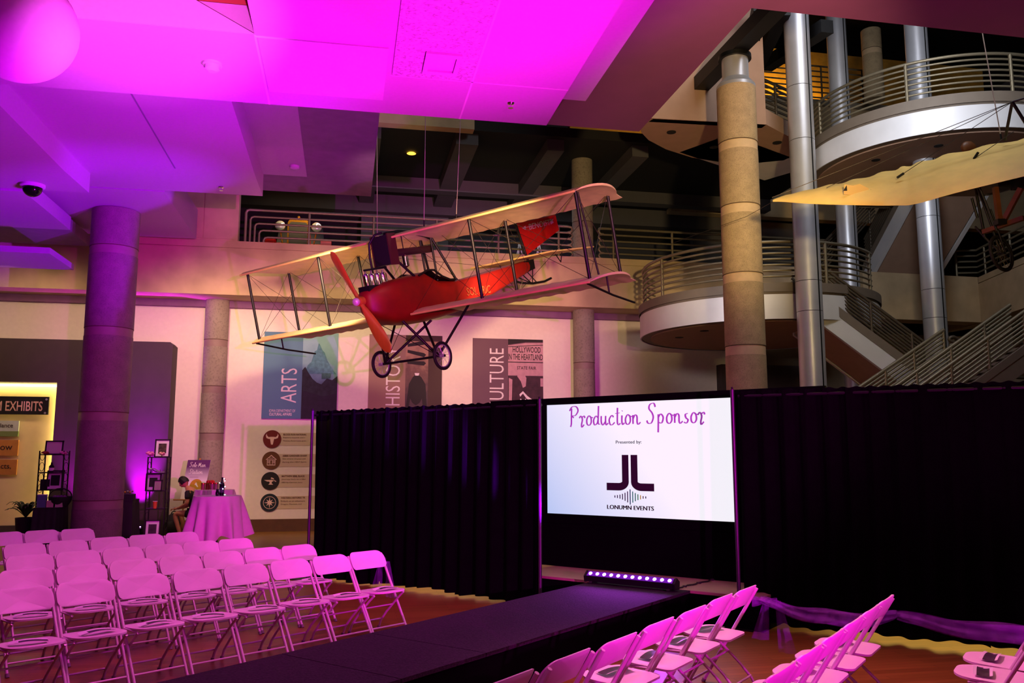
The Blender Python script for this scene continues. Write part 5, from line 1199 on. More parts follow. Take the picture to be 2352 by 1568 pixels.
# ================================================================== EXHIBIT ENTRANCE at the left
YE = 21.45
e0 = onY(131, 878, YE); e1 = onY(397, 795, YE); xl = -20
zt_o = e1[2] + .1; zi = e0[2]
m = MB()
m.prism([(e0[0], YE, 0), (e1[0], YE, 0), (e1[0], YE, zt_o - .06), (e1[0] - .06, YE, zt_o), (xl, YE, zt_o), (xl, YE, zi), (e0[0], YE, zi)], (0, YW - YE - .002, 0))
struct(m.build('wall_exhibit', M_dkwall))
struct(MB().box((xl, YW - .03, 0), (e0[0], YW - .002, zi)).build('wall_exhibit_inner', mat('cream_panel', (226, 200, 150), .8, 0, .03, 6)))
struct(MB().box((xl, YW - .07, 0), (e0[0], YW - .03, .24)).build('baseboard_exhibit', M_dkwall))
M_strip = mat('led_strip', (255, 236, 150), .5, emit=14)
t = thing('light_strip', (e0[0] - .03, YE + .2, 0), 'glowing warm light strip around the exhibit entrance opening', 'light')
MB().box((e0[0] - .05, YW - .16, .05), (e0[0] - .01, YW - .06, zi - .02)).build('upright_strip', M_strip, t)
MB().box((xl, YW - .16, zi - .06), (e0[0] - .05, YW - .06, zi - .02)).build('top_strip', M_strip, t)
def eq(px, py, off=.12): return onY(px, py, YW - off)
a = eq(110, 952, .2); b = eq(110, 911, .2)
t = thing('exhibit_sign', (a[0] - 1.5, a[1], a[2]), 'black sign board reading MUSEUM EXHIBITS over the left entrance', 'sign')
MB().box((a[0] - 3.2, YW - .2, a[2]), (a[0], YW - .15, b[2])).build('board', M_black, t)
la = eq(97, 944, .204); lb = eq(10, 944, .204); lt = eq(50, 921, .204)
text_mb('MUSEUM EXHIBITS', (la[0], YW - .204, la[2]), (1, 0, 0), (0, 0, 1), lt[2] - la[2], (la[0] - lb[0]) * 2.02, .012, .002, 'R').build('lettering', mat('sign_pink', (236, 190, 170), .6), t)
for px, py in ((107, 914), (103, 951)):
    p = eq(px, py, .21); MB().lathe((p[0], YW - .2, p[2] + (.03 if py > 930 else -.03)), [(.025, 0), (.025, -.012)], 12, ax=(0, 1, 0)).build('standoff', M_alu, t)
for (y0, y1, px, col, txt, lab) in ((966, 990, 42, (196, 206, 196), 'balance', 'pale direction sign panel reading balance, below the exhibit sign'), (1010, 1046, 40, (196, 130, 60), 'borrow', 'orange wooden sign panel above its twin on the exhibit wall'), (1055, 1090, 37, (190, 124, 58), 'artifacts,', 'lower orange wooden sign panel on the exhibit wall')):
    a = eq(px, y1, .1); b = eq(px, y0, .1); t = thing('wall_panel', a, lab, 'sign', 'small panels on the exhibit wall')
    MB().box((a[0] - 1.8, YW - .1, a[2]), (a[0], YW - .05, b[2])).build('board', mat('panel_%d' % y0, col, .6, 0, .12, 5), t)
    if y0 < 1000: MB().box((a[0] - 1.8, YW - .105, a[2] - .12), (a[0], YW - .05, a[2])).build('green_band', mat('panel_green', (120, 140, 80), .6), t)
    hh = (b[2] - a[2]); text_mb(txt, (a[0] - .12, YW - .104, a[2] + hh * .35), (1, 0, 0), (0, 0, 1), hh * .4, None, 0.01, .002, 'R').build('lettering', mat('panel_ink', (54, 34, 24), .7), t)

# floor level things at the left ------------------------------------------------
def gl(px, py): return onZ(px, py, 0)
# uplight with violet beam
p = onY(312, 1216, 21.05); p[2] = 0
t = thing('uplight', p, 'black floor uplight throwing a violet beam up the dark wall', 'light')
MB().obox(p + Z * .07, (.16, 0, 0), (0, .12, 0), (0, 0, .07)).build('housing', M_steel, t)
MB().obox(p + Z * .19 + np.array([0, -.02, 0]), (.13, 0, 0), (0, .06, .035), (0, -.02, .05)).build('lamp_head', M_steel, t)
for i in range(4): MB().lathe(p + Z * .238 + np.array([-.09 + .06 * i, -.04, 0]), [(.024, 0), (.02, .012)], 12).build('led_lens', M_led, t)
spot('uplight_beam', (p[0], p[1] + .02, .28), (p[0] + .02, YE + .08, 1.9), 3600, (0.60, 0.0, 1.0), 42, 1.0, .05)
pb = onY(150, 1150, 20.9)
spot('uplight_beam_left', (pb[0] + .35, 20.95, .2), (pb[0] + .05, YE + .1, 2.2), 700, (0.80, 0.0, 1.0), 50, 0.9, .05)

def shelf_unit(c_, w_, d_, hgt, levels, lab):
    t = thing('iron_shelf', (c_[0], c_[1], 0), lab, 'shelf', 'wrought iron shelf units')
    for sx2 in (-1, 1):
        for sy2 in (-1, 1):
            MB().tube([(c_[0] + sx2 * w_ / 2, c_[1] + sy2 * d_ / 2, 0), (c_[0] + sx2 * w_ / 2, c_[1] + sy2 * d_ / 2, hgt)], .014, 6).build('upright', M_strut, t)
        m = MB()
        for z in np.arange(.2, hgt - .1, .22): m.tube([(c_[0] + sx2 * w_ / 2, c_[1] + d_ / 2 * math.cos(a) * .8, z + .1 + .09 * math.sin(a)) for a in np.linspace(0, 2 * PI, 13)[:-1]], .006, 5, closed=True)
        m.build('scroll_side', M_strut, t)
    for z in levels: MB().box((c_[0] - w_ / 2, c_[1] - d_ / 2, z), (c_[0] + w_ / 2, c_[1] + d_ / 2, z + .02)).build('shelf_board', M_strut, t)
    return t
def frame(c_, w_, h_, col, lab, pic_m, tilt=.1, border=.22):
    t = thing('picture_frame', c_, lab, 'picture', 'framed pictures on the iron shelves'); c_ = np.array(c_)
    up_ = np.array([0, tilt, 1.0]); up_ /= np.linalg.norm(up_); rt_ = np.array([1.0, 0, 0]); f_ = np.cross(rt_, up_); ct = c_ + up_ * h_ / 2
    MB().obox(ct, rt_ * w_ / 2, up_ * h_ / 2, f_ * .006).build('mount', col, t)
    MB().obox(ct + f_ * .009, rt_ * w_ * (.5 - border), up_ * h_ * (.5 - border), f_ * .003).build('print', pic_m, t)
    for s_ in (-1, 1):
        MB().obox(ct + rt_ * s_ * w_ / 2 + f_ * .004, rt_ * .014, up_ * (h_ / 2 + .014), f_ * .014).build('moulding', M_strut, t); MB().obox(ct + up_ * s_ * h_ / 2 + f_ * .004, rt_ * (w_ / 2 + .014), up_ * .014, f_ * .014).build('moulding', M_strut, t)
    return t
def bloom(c_, r, lab, col):
    t = thing('flower', c_, lab, 'flower', 'artificial flowers on the shelves'); c_ = np.array(c_, float)
    for i in range(7):
        a = i * 2.4; o = np.array([math.cos(a), math.sin(a) * .8, .5 * math.sin(i * 1.7)]) * r * .55; MB().ball(c_ + o + Z * r, r * .5, 8, (1, .8, .7)).build('petal', col, t, 60)
    MB().ball(c_ + Z * r, r * .45, 8).build('centre', mat('flower_red', (170, 30, 50), .6), t, 60)
    MB().tube([c_ - Z * .0, c_ + Z * r], .008, 5).build('stem', M_green, t)
def shoe(c_, rz, lab, col=None):
    t = thing('high_heel_shoe', c_, lab, 'shoe', 'shoes and accessories on display', rz); R2 = ROOTM[t.name]
    def W2(*p): return tuple(R2 @ Vector(p))
    m = MB()
    for k in range(2): pass
    m.v = []; prof = [(-.11, .09, .03), (-.06, .085, .034), (0, .045, .034), (.06, .014, .042), (.11, .012, .040), (.15, .014, .012)]
    vs_ = []
    for x, z, hw in prof: vs_ += [W2(x, -hw, z), W2(x, -hw * .8, z + .02), W2(x, hw * .8, z + .02), W2(x, hw, z)]
    m.add(vs_, [(i * 4 + k, i * 4 + (k + 1) % 4, (i + 1) * 4 + (k + 1) % 4, (i + 1) * 4 + k) for i in range(5) for k in range(4)]); m.build('sole', col or M_alu, t, 50)
    MB().tube([W2(-.10, 0, .085), W2(-.105, 0, 0)], .012, 6, r2=.006).build('heel', col or M_alu, t)
    MB().tube([W2(.06, -.04, .03), W2(.055, 0, .075), W2(.06, .04, .03)], .008, 5).build('strap', col or M_alu, t)
# left shelf on/behind the table
ysl = 19.3
sl = onY(118, 1172, ysl); slx = onY(118, 1100, ysl)[0]
wL = onY(148, 1100, ysl)[0] - onY(92, 1100, ysl)[0]
zl = lambda py, y=ysl: onY(118, py, y)[2]
shelf_unit((slx, ysl + .1), wL, .36, zl(1035), [zl(1165), zl(1126), zl(1086), zl(1045)], 'black iron shelf left of the violet column, standing behind the black table')
frame((onY(124, 1040, ysl)[0], ysl - .02, zl(1043)), .32, .27, M_white, 'small white card in a black frame on top of the left iron shelf', mat('certificate', (214, 206, 196), .7), .15, .1)
frame((onY(127, 1120, ysl)[0], ysl - .05, zl(1124)), .30, .38, M_white, 'white mounted dark print in the middle of the left iron shelf', M_black)
bloom((onY(147, 1045, ysl)[0], ysl - .05, zl(1048)), .07, 'bright magenta flower at the right end of the left shelf top', mat('flower_pink', (240, 130, 200), .6))
bloom((onY(106, 1045, ysl)[0], ysl - .05, zl(1048)), .07, 'dark red flower at the left end of the left shelf top', mat('flower_dark', (150, 26, 40), .6))
t = thing('dark_bottle', (onY(118, 1080, ysl)[0], ysl, zl(1084)), 'small dark bottle on the second shelf of the left iron unit', 'bottle')
MB().lathe((onY(118, 1080, ysl)[0], ysl, zl(1084)), [(.05, 0), (.05, .12), (.02, .16), (.02, .2)], 16).build('glass', M_black, t, 40); MB().lathe((onY(118, 1080, ysl)[0], ysl, zl(1084)), [(.051, .03), (.051, .09)], 16).build('label', M_white, t)
t = thing('gift_bag', (onY(104, 1124, ysl)[0], ysl, zl(1125)), 'small dark gift bag on the third shelf of the left iron unit', 'bag')
MB().obox((onY(104, 1124, ysl)[0], ysl, zl(1125) + .11), (.09, 0, 0), (0, .05, 0), (0, 0, .11)).build('body', M_navy, t); MB().tube([(onY(104, 1124, ysl)[0] + .05 * math.cos(a), ysl, zl(1125) + .22 + .06 * math.sin(a)) for a in np.linspace(0, PI, 7)], .005, 5).build('handle', M_strut, t)
# black draped tables
def cloth_table(x0, x1, y0, y1, h_, lab):
    t = thing('display_table', ((x0 + x1) / 2, (y0 + y1) / 2, 0), lab, 'table', 'black draped display tables')
    MB().box((x0, y0, h_ - .03), (x1, y1, h_)).build('tabletop', M_black, t)
    per = [(x0, y0), (x1, y0), (x1, y1), (x0, y1)]
    def fn(u, v):
        s_ = u * 4; i = int(s_) % 4; f_ = s_ - int(s_); a, b = per[i], per[(i + 1) % 4]; x = a[0] + (b[0] - a[0]) * f_; y = a[1] + (b[1] - a[1]) * f_; k = (1 - v) * .10 * (1 + .3 * math.sin(u * 90))
        cx, cy = (x0 + x1) / 2, (y0 + y1) / 2; return (x + (x - cx) * k, y + (y - cy) * k * 1.2, .02 + (h_ - .01) * v)
    MB().grid(fn, 120, 4).build('cloth', M_navy, t, 60)
    MB().box((x0 - .01, y0 - .01, h_), (x1 + .01, y1 + .01, h_ + .006)).build('cloth_top', M_navy, t)
    for sx2 in (x0 + .06, x1 - .06):
        for sy2 in (y0 + .06, y1 - .06): MB().tube([(sx2, sy2, 0), (sx2, sy2, h_ - .03)], .015, 6).build('leg', M_steel, t)
yt = 18.2; xa_, xb_ = onY(76, 1170, yt)[0], onY(172, 1170, yt)[0]
htb = onY(120, 1167, yt)[2]
cloth_table(xa_, xb_ - .34, yt, yt + .75, htb, 'black draped table left of the violet column')
for i, (px, col) in enumerate(((96, (90, 110, 140)), (118, (200, 160, 150)), (134, (190, 170, 160)))):
    p = (onY(px, 1164, yt + .3)[0], yt + .3, htb + .006); t = thing('display_box', p, ['blue upright card on the left of the black table', 'small glass keepsake box on the black table', 'pale folded cards on the black table'][i], 'box', 'small things on the black table')
    MB().obox(np.array(p) + Z * (.06 if i else .12), (.08, 0, 0), (0, .05, 0), (0, 0, .06 if i else .12)).build('body', mat('keepsake_%d' % i, col, .4), t); MB().obox(np.array(p) + Z * (.125 if i else .245), (.083, 0, 0), (0, .053, 0), (0, 0, .005)).build('lid', M_white, t)
p = (onY(137, 1150, yt + .4)[0], yt + .42, htb + .006); t = thing('wicker_basket', p, 'dark basket with folded ribbons on the black table beside the column', 'basket')
MB().lathe(p, [(.14, 0), (.2, .1), (.22, .2), (.2, .2), (.13, .02)], 24, cap=False).build('bowl', M_navy, t, 40); MB().tube([(p[0] + .21 * math.cos(a), p[1], p[2] + .2 + .16 * math.sin(a)) for a in np.linspace(0, PI, 11)], .012, 6).build('handle', M_strut, t)
for k in range(4): MB().ball((p[0] - .1 + .06 * k, p[1], p[2] + .18), .05, 8).build('ribbon', M_purple, t, 60)
yr2 = 19.5; xa_, xb_ = onY(262, 1170, yr2)[0], onY(303, 1170, yr2)[0]; hr2 = onY(290, 1149, yr2)[2]
cloth_table(xa_ - .5, xb_, yr2, yr2 + .6, hr2, 'narrow black draped table right of the violet column')
p = (onY(291, 1140, yr2 + .2)[0], yr2 + .2, hr2 + .006); t = thing('jewelry_tray', p, 'dark tray of pale jewellery on the narrow black table', 'tray')
MB().obox(np.array(p) + Z * .06, (.16, 0, 0), (0, .1, 0), (0, 0, .06)).build('stand', M_black, t)
for k in range(6): MB().ball((p[0] - .12 + .05 * k, p[1] - .08, p[2] + .16 + .02 * (k % 2)), .022, 8).build('bead', M_chrome if k % 2 else M_gold, t, 60)
# plant
p = onY(62, 1150, 18.9); p[2] = 0; t = thing('potted_fern', p, 'leafy green plant in a dark pot at the left edge', 'plant')
MB().lathe(p, [(.12, 0), (.17, .4), (.19, .62), (.17, .62), (.15, .58)], 20).build('pot', M_navy, t, 40)
for k in range(26):
    a = k * 2.4; L = .22 + .2 * ((k * 7) % 5) / 5; up_ = .25 + .2 * ((k * 3) % 4) / 4
    m = MB()
    def fn(u, v, a=a, L=L, up_=up_):
        r_ = L * u; zz = .62 + up_ * math.sin(u * 2.2) * .8; ww = .035 * math.sin(PI * min(1, u * .95 + .03)) * (v - .5) * 2
        return (p[0] + r_ * math.cos(a) - ww * math.sin(a), p[1] + r_ * math.sin(a) + ww * math.cos(a), zz - .02 * abs(v - .5))
    m.grid(fn, 7, 2); m.build('frond', M_green, t, 80)
# right shelf
ysr = 20.3; zr2 = lambda py: onY(360, py, ysr)[2]; srx = onY(361, 1100, ysr)[0]; wR = onY(384, 1100, ysr)[0] - onY(340, 1100, ysr)[0]
lv = [zr2(y) for y in (1169, 1128, 1088, 1051)]
shelf_unit((srx, ysr + .12), wR, .36, zr2(1049), [.05] + lv, 'black iron shelf right of the violet beam, against the dark wall edge')
fx = lambda px: onY(px, 1100, ysr)[0]
frame((fx(369), ysr, lv[3] + .02), .30, .38, M_white, 'white mounted photograph on top of the right iron shelf', mat('print_mixed', (70, 66, 40), .6, 0, .9, 14), .12)
frame((fx(353), ysr - .04, lv[1] + .02), .30, .36, mat('mount_violet', (200, 170, 214), .6), 'mounted dark print standing on the middle board of the right iron shelf', M_black, .12)
frame((fx(357), ysr - .05, .07), .30, .36, M_white, 'mounted dark print on the lowest board of the right iron shelf', mat('print_dark', (60, 50, 56), .6, 0, .5, 9), .12)
frame((fx(365), ysr - .10, lv[1] + .02), .16, .22, mat('card_grey', (190, 170, 170), .6), 'small grey card in front of the dark print on the right iron shelf', mat('card_ink', (150, 130, 136), .6), .2, .15)
bloom((fx(343), ysr - .06, lv[3] + .0), .09, 'pink violet flower at the left end of the right shelf top', MATS['flower_pink'])
bloom((fx(372), ysr - .14, lv[3] + .02), .07, 'pale rose flower in front of the photograph on the right shelf', mat('flower_rose', (230, 170, 160), .6))
shoe((fx(353), ysr - .02, lv[2] + .02), .5, 'silver high heeled shoe on the upper board of the right iron shelf')
shoe((fx(362), ysr - .06, lv[2] + .02), .1, 'low silver shoe right of the high heel on the right iron shelf', mat('grey_leather', (120, 100, 130), .4))
t = thing('orange_cup', (fx(361), ysr - .08, lv[0] + .02), 'orange paper cup on the lower board of the right iron shelf', 'cup')
MB().lathe((fx(361), ysr - .08, lv[0] + .02), [(.035, 0), (.048, .15), (.05, .155), (.044, .155)], 20).build('body', mat('orange_paper', (226, 130, 50), .6, emit=0.0), t, 40); MB().tube([(fx(361) + .049 * math.cos(a), ysr - .08 + .049 * math.sin(a), lv[0] + .175) for a in np.linspace(0, 2 * PI, 21)[:-1]], .004, 5, closed=True).build('rim', M_white, t)

# cocktail tables with white cloths
def cocktail(cx_px, top_py, d, rpx, hem_px, hem_py, lab, base=True):
    c_ = onD(cx_px, top_py, d); k = d / F; r_ = rpx * k; rh = hem_px * k; zt_ = c_[2]; zh = EYE + (1046 - hem_py) * d / (F / math.cos(TH))
    t = thing('cocktail_table', (c_[0], c_[1], 0), lab, 'table', 'round tables under white cloths')
    MB().lathe((c_[0], c_[1], zt_ - .03), [(r_ * .98, 0), (r_ * .98, .02)], 40).build('tabletop', M_steel, t)
    MB().tube([(c_[0], c_[1], .02), (c_[0], c_[1], zt_ - .03)], .035, 12).build('pole', M_steel, t)
    MB().lathe((c_[0], c_[1], 0), [(.30, 0), (.30, .015), (.05, .05)], 28).build('base', M_steel, t, 40)
    def fn(u, v):
        a = 2 * PI * u; q = 1 - v; wv = (math.sin(a * 11) + .5 * math.sin(a * 7 + 1) + .3 * math.sin(a * 17)) * .085 * q
        rr = r_ + (rh - r_) * q ** .8 + wv * (1 if q > .05 else 0); zz = zh + .05 * math.sin(a * 5 + 1) + .04 * math.sin(a * 9) + (zt_ - zh) * v if v < .98 else zt_
        if v < .98: zz = (zh + .05 * math.sin(a * 5 + 1) + .03 * math.sin(a * 9)) * (1 - v) + zt_ * v
        return (c_[0] + rr * math.cos(a), c_[1] + rr * math.sin(a), zz)
    cl = MB().grid(fn, 140, 14); cl.lathe((c_[0], c_[1], zt_), [(0.001, .003), (r_ * .9, .003), (r_ + .004, 0)], 60, cap=False)
    o = cl.build('tablecloth', M_cloth, None, 60, weld=False); tag(o, lab.replace('cocktail table', 'white cloth draped over the cocktail table'), 'tablecloth', 'white tablecloths')
    return c_, zt_
c1_, z1_ = cocktail(500, 1138, 16.4, 51, 66, 1232, 'front cocktail table before the cream wall')
c2_, z2_ = cocktail(493, 1124, 18.3, 43, 49, 1200, 'rear cocktail table beside the person')
def lathe_thing(name, c_, prof, mt, lab, cat, group, extra=None):
    t = thing(name, c_, lab, cat, group); MB().lathe(c_, prof, 20).build('body', mt, t, 40)
    if extra: MB().lathe(c_, extra[0], 20).build(extra[1], extra[2], t, 40)
    return t
M_bot = mat('bottle_glass', (16, 14, 26), .08)
bp_ = onD(509, 1137, 16.3); bp_[2] = z1_ + .004
tb = lathe_thing('wine_bottle', bp_, [(.045, 0), (.045, .20), (.04, .23), (.016, .27), (.016, .34)], M_bot, 'dark wine bottle on the front cocktail table', 'bottle', None, ([(.018, .29), (.018, .345)], 'neck_foil', M_navy))
MB().lathe(bp_, [(.046, .06), (.046, .15)], 20).build('label', mat('bottle_label', (60, 50, 80), .6), tb)
t = thing('fairy_lights', bp_, 'string of tiny white lights wound around the dark wine bottle', 'lights')
m = [bp_ + np.array([.06 * math.cos(a), .06 * math.sin(a), .02 + .30 * a / 14]) for a in np.linspace(0, 14, 50)]
MB().tube(m, .003, 4).build('wire', M_steel, t)
for k in range(0, 50, 6): MB().ball(m[k], .009, 8).build('bulb', mat('fairy_bulb', (214, 222, 255), .4, emit=12), t)
cp = onD(499, 1138, 16.2); cp[2] = z1_ + .004; lathe_thing('glass_jar', cp, [(.03, 0), (.035, .06), (.025, .10), (.025, .12)], M_bot, 'small dark glass left of the wine bottle', 'glass', None, ([(.026, .12), (.026, .13)], 'lid', M_steel))
for i, (px, col) in enumerate(((466, (150, 100, 70)), (476, (150, 60, 50)), (487, (140, 100, 100)), (496, (130, 110, 90)))):
    q = onD(px, 1123, 18.1 + .05 * i); q[2] = z2_ + .004; lathe_thing('jar_candle', q, [(.042, 0), (.042, .12), (.036, .125)], mat('candle_%d' % i, col, .25), ['tan jar candle, leftmost on the rear cocktail table', 'red jar candle on the rear cocktail table', 'mauve jar candle on the rear cocktail table', 'olive jar candle nearest the wine bottle'][i], 'candle', 'jar candles on the rear table', ([(.044, .12), (.044, .14)], 'lid', M_gold))
q = onD(483, 1110, 18.4); q[2] = z2_ + .004; t = lathe_thing('red_flower_bowl', q, [(.05, 0), (.08, .08), (.07, .1)], M_redb, 'red bowl of paper flowers behind the jar candles', 'bowl', None)
for k in range(5): MB().ball(q + np.array([.05 * math.cos(k * 1.26), .05 * math.sin(k * 1.26), .15]), .045, 8).build('flower', M_redb, t, 60)

# easel with the Sole Man Station board
de = 19.9
ez = [onD(x, y, de + o) for x, y, o in ((414, 1146, -.05), (467, 1146, -.05), (481, 1056, .12), (432, 1056, .12))]
t = thing('easel_sign', (ez[0] + ez[1]) / 2 * np.array([1, 1, 0]), 'purple and white board reading Sole-Man Station leaning on a wooden easel', 'sign')
er = ez[1] - ez[0]; eu = ez[3] - ez[0]; en_ = np.cross(er, eu); en_ /= np.linalg.norm(en_)
if en_ @ FW > 0: en_ = -en_
def es(x, y, o=0): return ez[0] + er * x + eu * y + en_ * o
MB().prism([es(0, 0), es(1, 0), es(1, 1), es(0, 1)], -en_ * .012).build('board', M_white, t)
def grad_mat():
    m = bpy.data.materials.new('print_fade'); m.use_nodes = True; nt = m.node_tree; b = nt.nodes['Principled BSDF']; b.inputs['Roughness'].default_value = .6
    tc = nt.nodes.new('ShaderNodeTexCoord'); sx2 = nt.nodes.new('ShaderNodeSeparateXYZ'); nt.links.new(tc.outputs['Generated'], sx2.inputs[0]); rp = nt.nodes.new('ShaderNodeValToRGB'); e = rp.color_ramp.elements
    e[0].color = (*lin((240, 236, 240)), 1); e[1].color = (*lin((96, 40, 110)), 1); e[0].position = .02; e[1].position = .7; nt.links.new(sx2.outputs[2], rp.inputs[0]); nt.links.new(rp.outputs[0], b.inputs['Base Color']); return m
MB().prism([es(0, .42, .002), es(1, .42, .002), es(1, 1, .002), es(0, 1, .002)], en_ * .002).build('printed_fade', grad_mat(), t)
ws1 = sum(GL[c][0] if c in GL else .5 for c in 'Sole-Man'); le = np.linalg.norm(er); ld = er / le; lu = eu / np.linalg.norm(eu)
script_mb('Sole-Man', es(.12, .82, .006), ld, lu, le * .72 / ws1, .16)[0].build('lettering', M_white, t)
ws2 = sum(GL[c][0] if c in GL else .5 for c in 'Station'); script_mb('Station', es(.16, .64, .006), ld, lu, le * .60 / ws2, .16)[0].build('lettering', M_white, t)
MB().prism([es(.22, .555, .004), es(.60, .555, .004), es(.60, .562, .004), es(.22, .562, .004)], en_ * .002).build('small_lettering', M_purple, t)
MB().prism([es(.56 + .27 * math.cos(a), .34 + .17 * math.sin(a), .004) for a in np.linspace(0, 2 * PI, 30)[:-1]], en_ * .003).build('gold_disc', mat('gold_print', (196, 150, 40), .5), t)
MB().prism([es(.50, .36, .008), es(.54, .42, .008), es(.57, .42, .008), es(.62, .36, .008), es(.68, .31, .008), es(.64, .30, .008), es(.56, .35, .008)], en_ * .002).build('print_mark', M_white, t)
zq_ = ez[0][2]
for a, b in ((es(.15, -.02, -.03), es(.05, 0, -.03) * np.array([1, 1, 0])), (es(.85, -.02, -.03), es(.95, 0, -.03) * np.array([1, 1, 0])), (es(.5, .9, -.05), es(.5, 0, -.32) * np.array([1, 1, 0]))): MB().tube([a, b], .018, 6).build('leg', mat('pale_wood', (170, 116, 60), .6), t)
MB().obox(es(.35, -.02, .02), er * .62, lu * .012, en_ * .03).build('ledge', MATS['pale_wood'], t)
MB().obox(es(.5, .5, -.035), ld * .02, eu * .55, en_ * .012).build('mast', MATS['pale_wood'], t)

# ------------------------------------------------------------------ seated person behind the rear table
dp = 19.25; kp_ = dp / (F / math.cos(TH))
def pp(px, py, do=0.0): return onD(px, py, dp + do)
hip = pp(452, 1182, .05); 
def skin_body(name, verts, edges, radii, root, mt, parent, sub=2):
    me = bpy.data.meshes.new(name); o0 = Vector(parent.location); me.from_pydata([tuple(Vector(tuple(map(float, v))) - o0) for v in verts], edges, []); ob = bpy.data.objects.new(name, me); COL.objects.link(ob); ob.parent = parent
    md = ob.modifiers.new('skin', 'SKIN'); md.use_smooth_shade = True
    for i, r in enumerate(radii):
        me.skin_vertices[0].data[i].radius = (r, r) if not isinstance(r, tuple) else r; me.skin_vertices[0].data[i].use_root = (i == root)
    sb_ = ob.modifiers.new('sub', 'SUBSURF'); sb_.levels = sub; sb_.render_levels = sub
    me.materials.append(mt); return ob
seat_z = .46
base_p = np.array([hip[0], hip[1], 0])
FL = -VX                                           # the person faces left
def q_(f, s_, z): return base_p + FL * f + VY * s_ + Z * z
pt = thing('person', base_p, 'person in dark clothes sitting bent forward behind the tables, looking down', 'person')
V = [q_(0, 0, .58), q_(.03, 0, .74), q_(.09, 0, .92), q_(.16, 0, 1.06), q_(.235, 0, 1.135), q_(.27, 0, 1.18),
     q_(.02, -.11, .56), q_(.42, -.12, .585), q_(.44, -.12, .52), q_(.30, -.12, .10), q_(.40, -.13, .045),
     q_(.02, .11, .56), q_(.38, .12, .585), q_(.40, .12, .52), q_(.26, .12, .10), q_(.36, .13, .045),
     q_(.15, -.19, 1.04), q_(.14, -.24, .80), q_(.34, -.16, .70), q_(.40, -.12, .69),
     q_(.15, .19, 1.04), q_(.14, .24, .80), q_(.34, .14, .70), q_(.40, .06, .69)]
E_ = [(0, 1), (1, 2), (2, 3), (3, 4), (4, 5), (0, 6), (6, 7), (7, 8), (8, 9), (9, 10), (0, 11), (11, 12), (12, 13), (13, 14), (14, 15), (3, 16), (16, 17), (17, 18), (18, 19), (3, 20), (20, 21), (21, 22), (22, 23)]
Rr = [.13, .13, .145, .12, .055, .05, .095, .062, .058, .038, .035, .095, .062, .058, .038, .035, .06, .045, .034, .03, .06, .045, .034, .03]
skin_body('body', V, E_, Rr, 0, M_skin, pt)
# shirt and shorts
skin_body('shirt', [V[0] + Z * .05, V[1], V[2], V[3], V[16], V[17] + Z * .08, V[20], V[21] + Z * .08], [(0, 1), (1, 2), (2, 3), (3, 4), (4, 5), (3, 6), (6, 7)], [.15, .152, .165, .135, .076, .062, .076, .062], 0, M_navy, pt)
skin_body('shorts', [V[0], V[6], V[6] * .45 + V[7] * .55, V[11], V[11] * .45 + V[12] * .55], [(0, 1), (1, 2), (0, 3), (3, 4)], [.148, .115, .088, .115, .088], 0, M_navy, pt)
hc = q_(.33, 0, 1.255)
hd = MB()
fdir = FL * .80 - Z * .60; fup = FL * .60 + Z * .80
def hv(u, v):
    a = 2 * PI * u; t_ = PI * v; x = math.sin(t_) * math.cos(a); y = math.sin(t_) * math.sin(a); z = math.cos(t_)
    fx_ = .098 * x * (1 if z > -.3 else 1 - .25 * (-z - .3)); p = hc + fdir * fx_ + VY * .076 * y * (1 - .12 * max(0, -z)) + fup * .12 * z
    if x > .8 and -.35 < z < .15: p = p + fdir * .022 * (1 - abs(z + .12) / .3) * max(0, 1 - abs(y) * 3.2)
    return p
hd.grid(hv, 32, 20); head = hd.build('head', M_skin, pt, 80)
for s_ in (-1, 1):
    MB().ball(hc + fdir * .085 + VY * .03 * s_ + fup * .008, .012, 8).build('eye', M_white, head, 60); MB().ball(hc + fdir * .0 + VY * .077 * s_ - fup * .01, .024, 8, (.8, .4, 1.2)).build('ear', M_skin, head, 60)
MB().obox(hc + fdir * .088 - fup * .058, VY * .022, fdir * .006, fup * .005).build('mouth', mat('lips', (140, 70, 60), .6), head)
hr = MB()
def hairv(u, v):
    a = 2 * PI * u; t_ = PI * .60 * v; x = math.sin(t_) * math.cos(a); y = math.sin(t_) * math.sin(a); z = math.cos(t_); k = 1.16 + .04 * math.sin(a * 9 + v * 7)
    if x > .55 and z < .45: k = .9
    return hc + fdir * (.098 * x * k - .008) + VY * .078 * y * k + fup * (.12 * z * k + .004)
hr.grid(hairv, 40, 16); hr.build('hair', M_hair, pt, 80)
for s_, wri, dirn in ((-1, V[19], 1), (1, V[23], -1)):
    ho = MB(); palm = wri + FL * .045 - Z * .01
    hand = skin_body('hand', [wri, palm, palm + FL * .03], [(0, 1), (1, 2)], [.026, .032, .03], 0, M_skin, pt, 2)
    for k in range(4):
        b0 = palm + FL * .045 + VY * (-.027 + .018 * k); L = [.028, .034, .032, .024][k]
        MB().tube([b0, b0 + FL * L - Z * .008, b0 + FL * (L * 1.4) - Z * (L * .8), b0 + FL * (L * 1.3) - Z * (L * 1.5)], .0085, 8, r2=.007).build('finger', M_skin, pt, 60)
    b0 = palm + VY * .03 * dirn * 1.0; MB().tube([b0, b0 + FL * .03 + VY * .015 * dirn, b0 + FL * .055 + VY * .008 * dirn - Z * .01], .0095, 8, r2=.008).build('thumb', M_skin, pt, 60)
for k in (10, 15): MB().ball(V[k] + FL * .05 - Z * .005, .05, 12, (1.9, 1, .8)).build('shoe', M_navy, pt, 60)
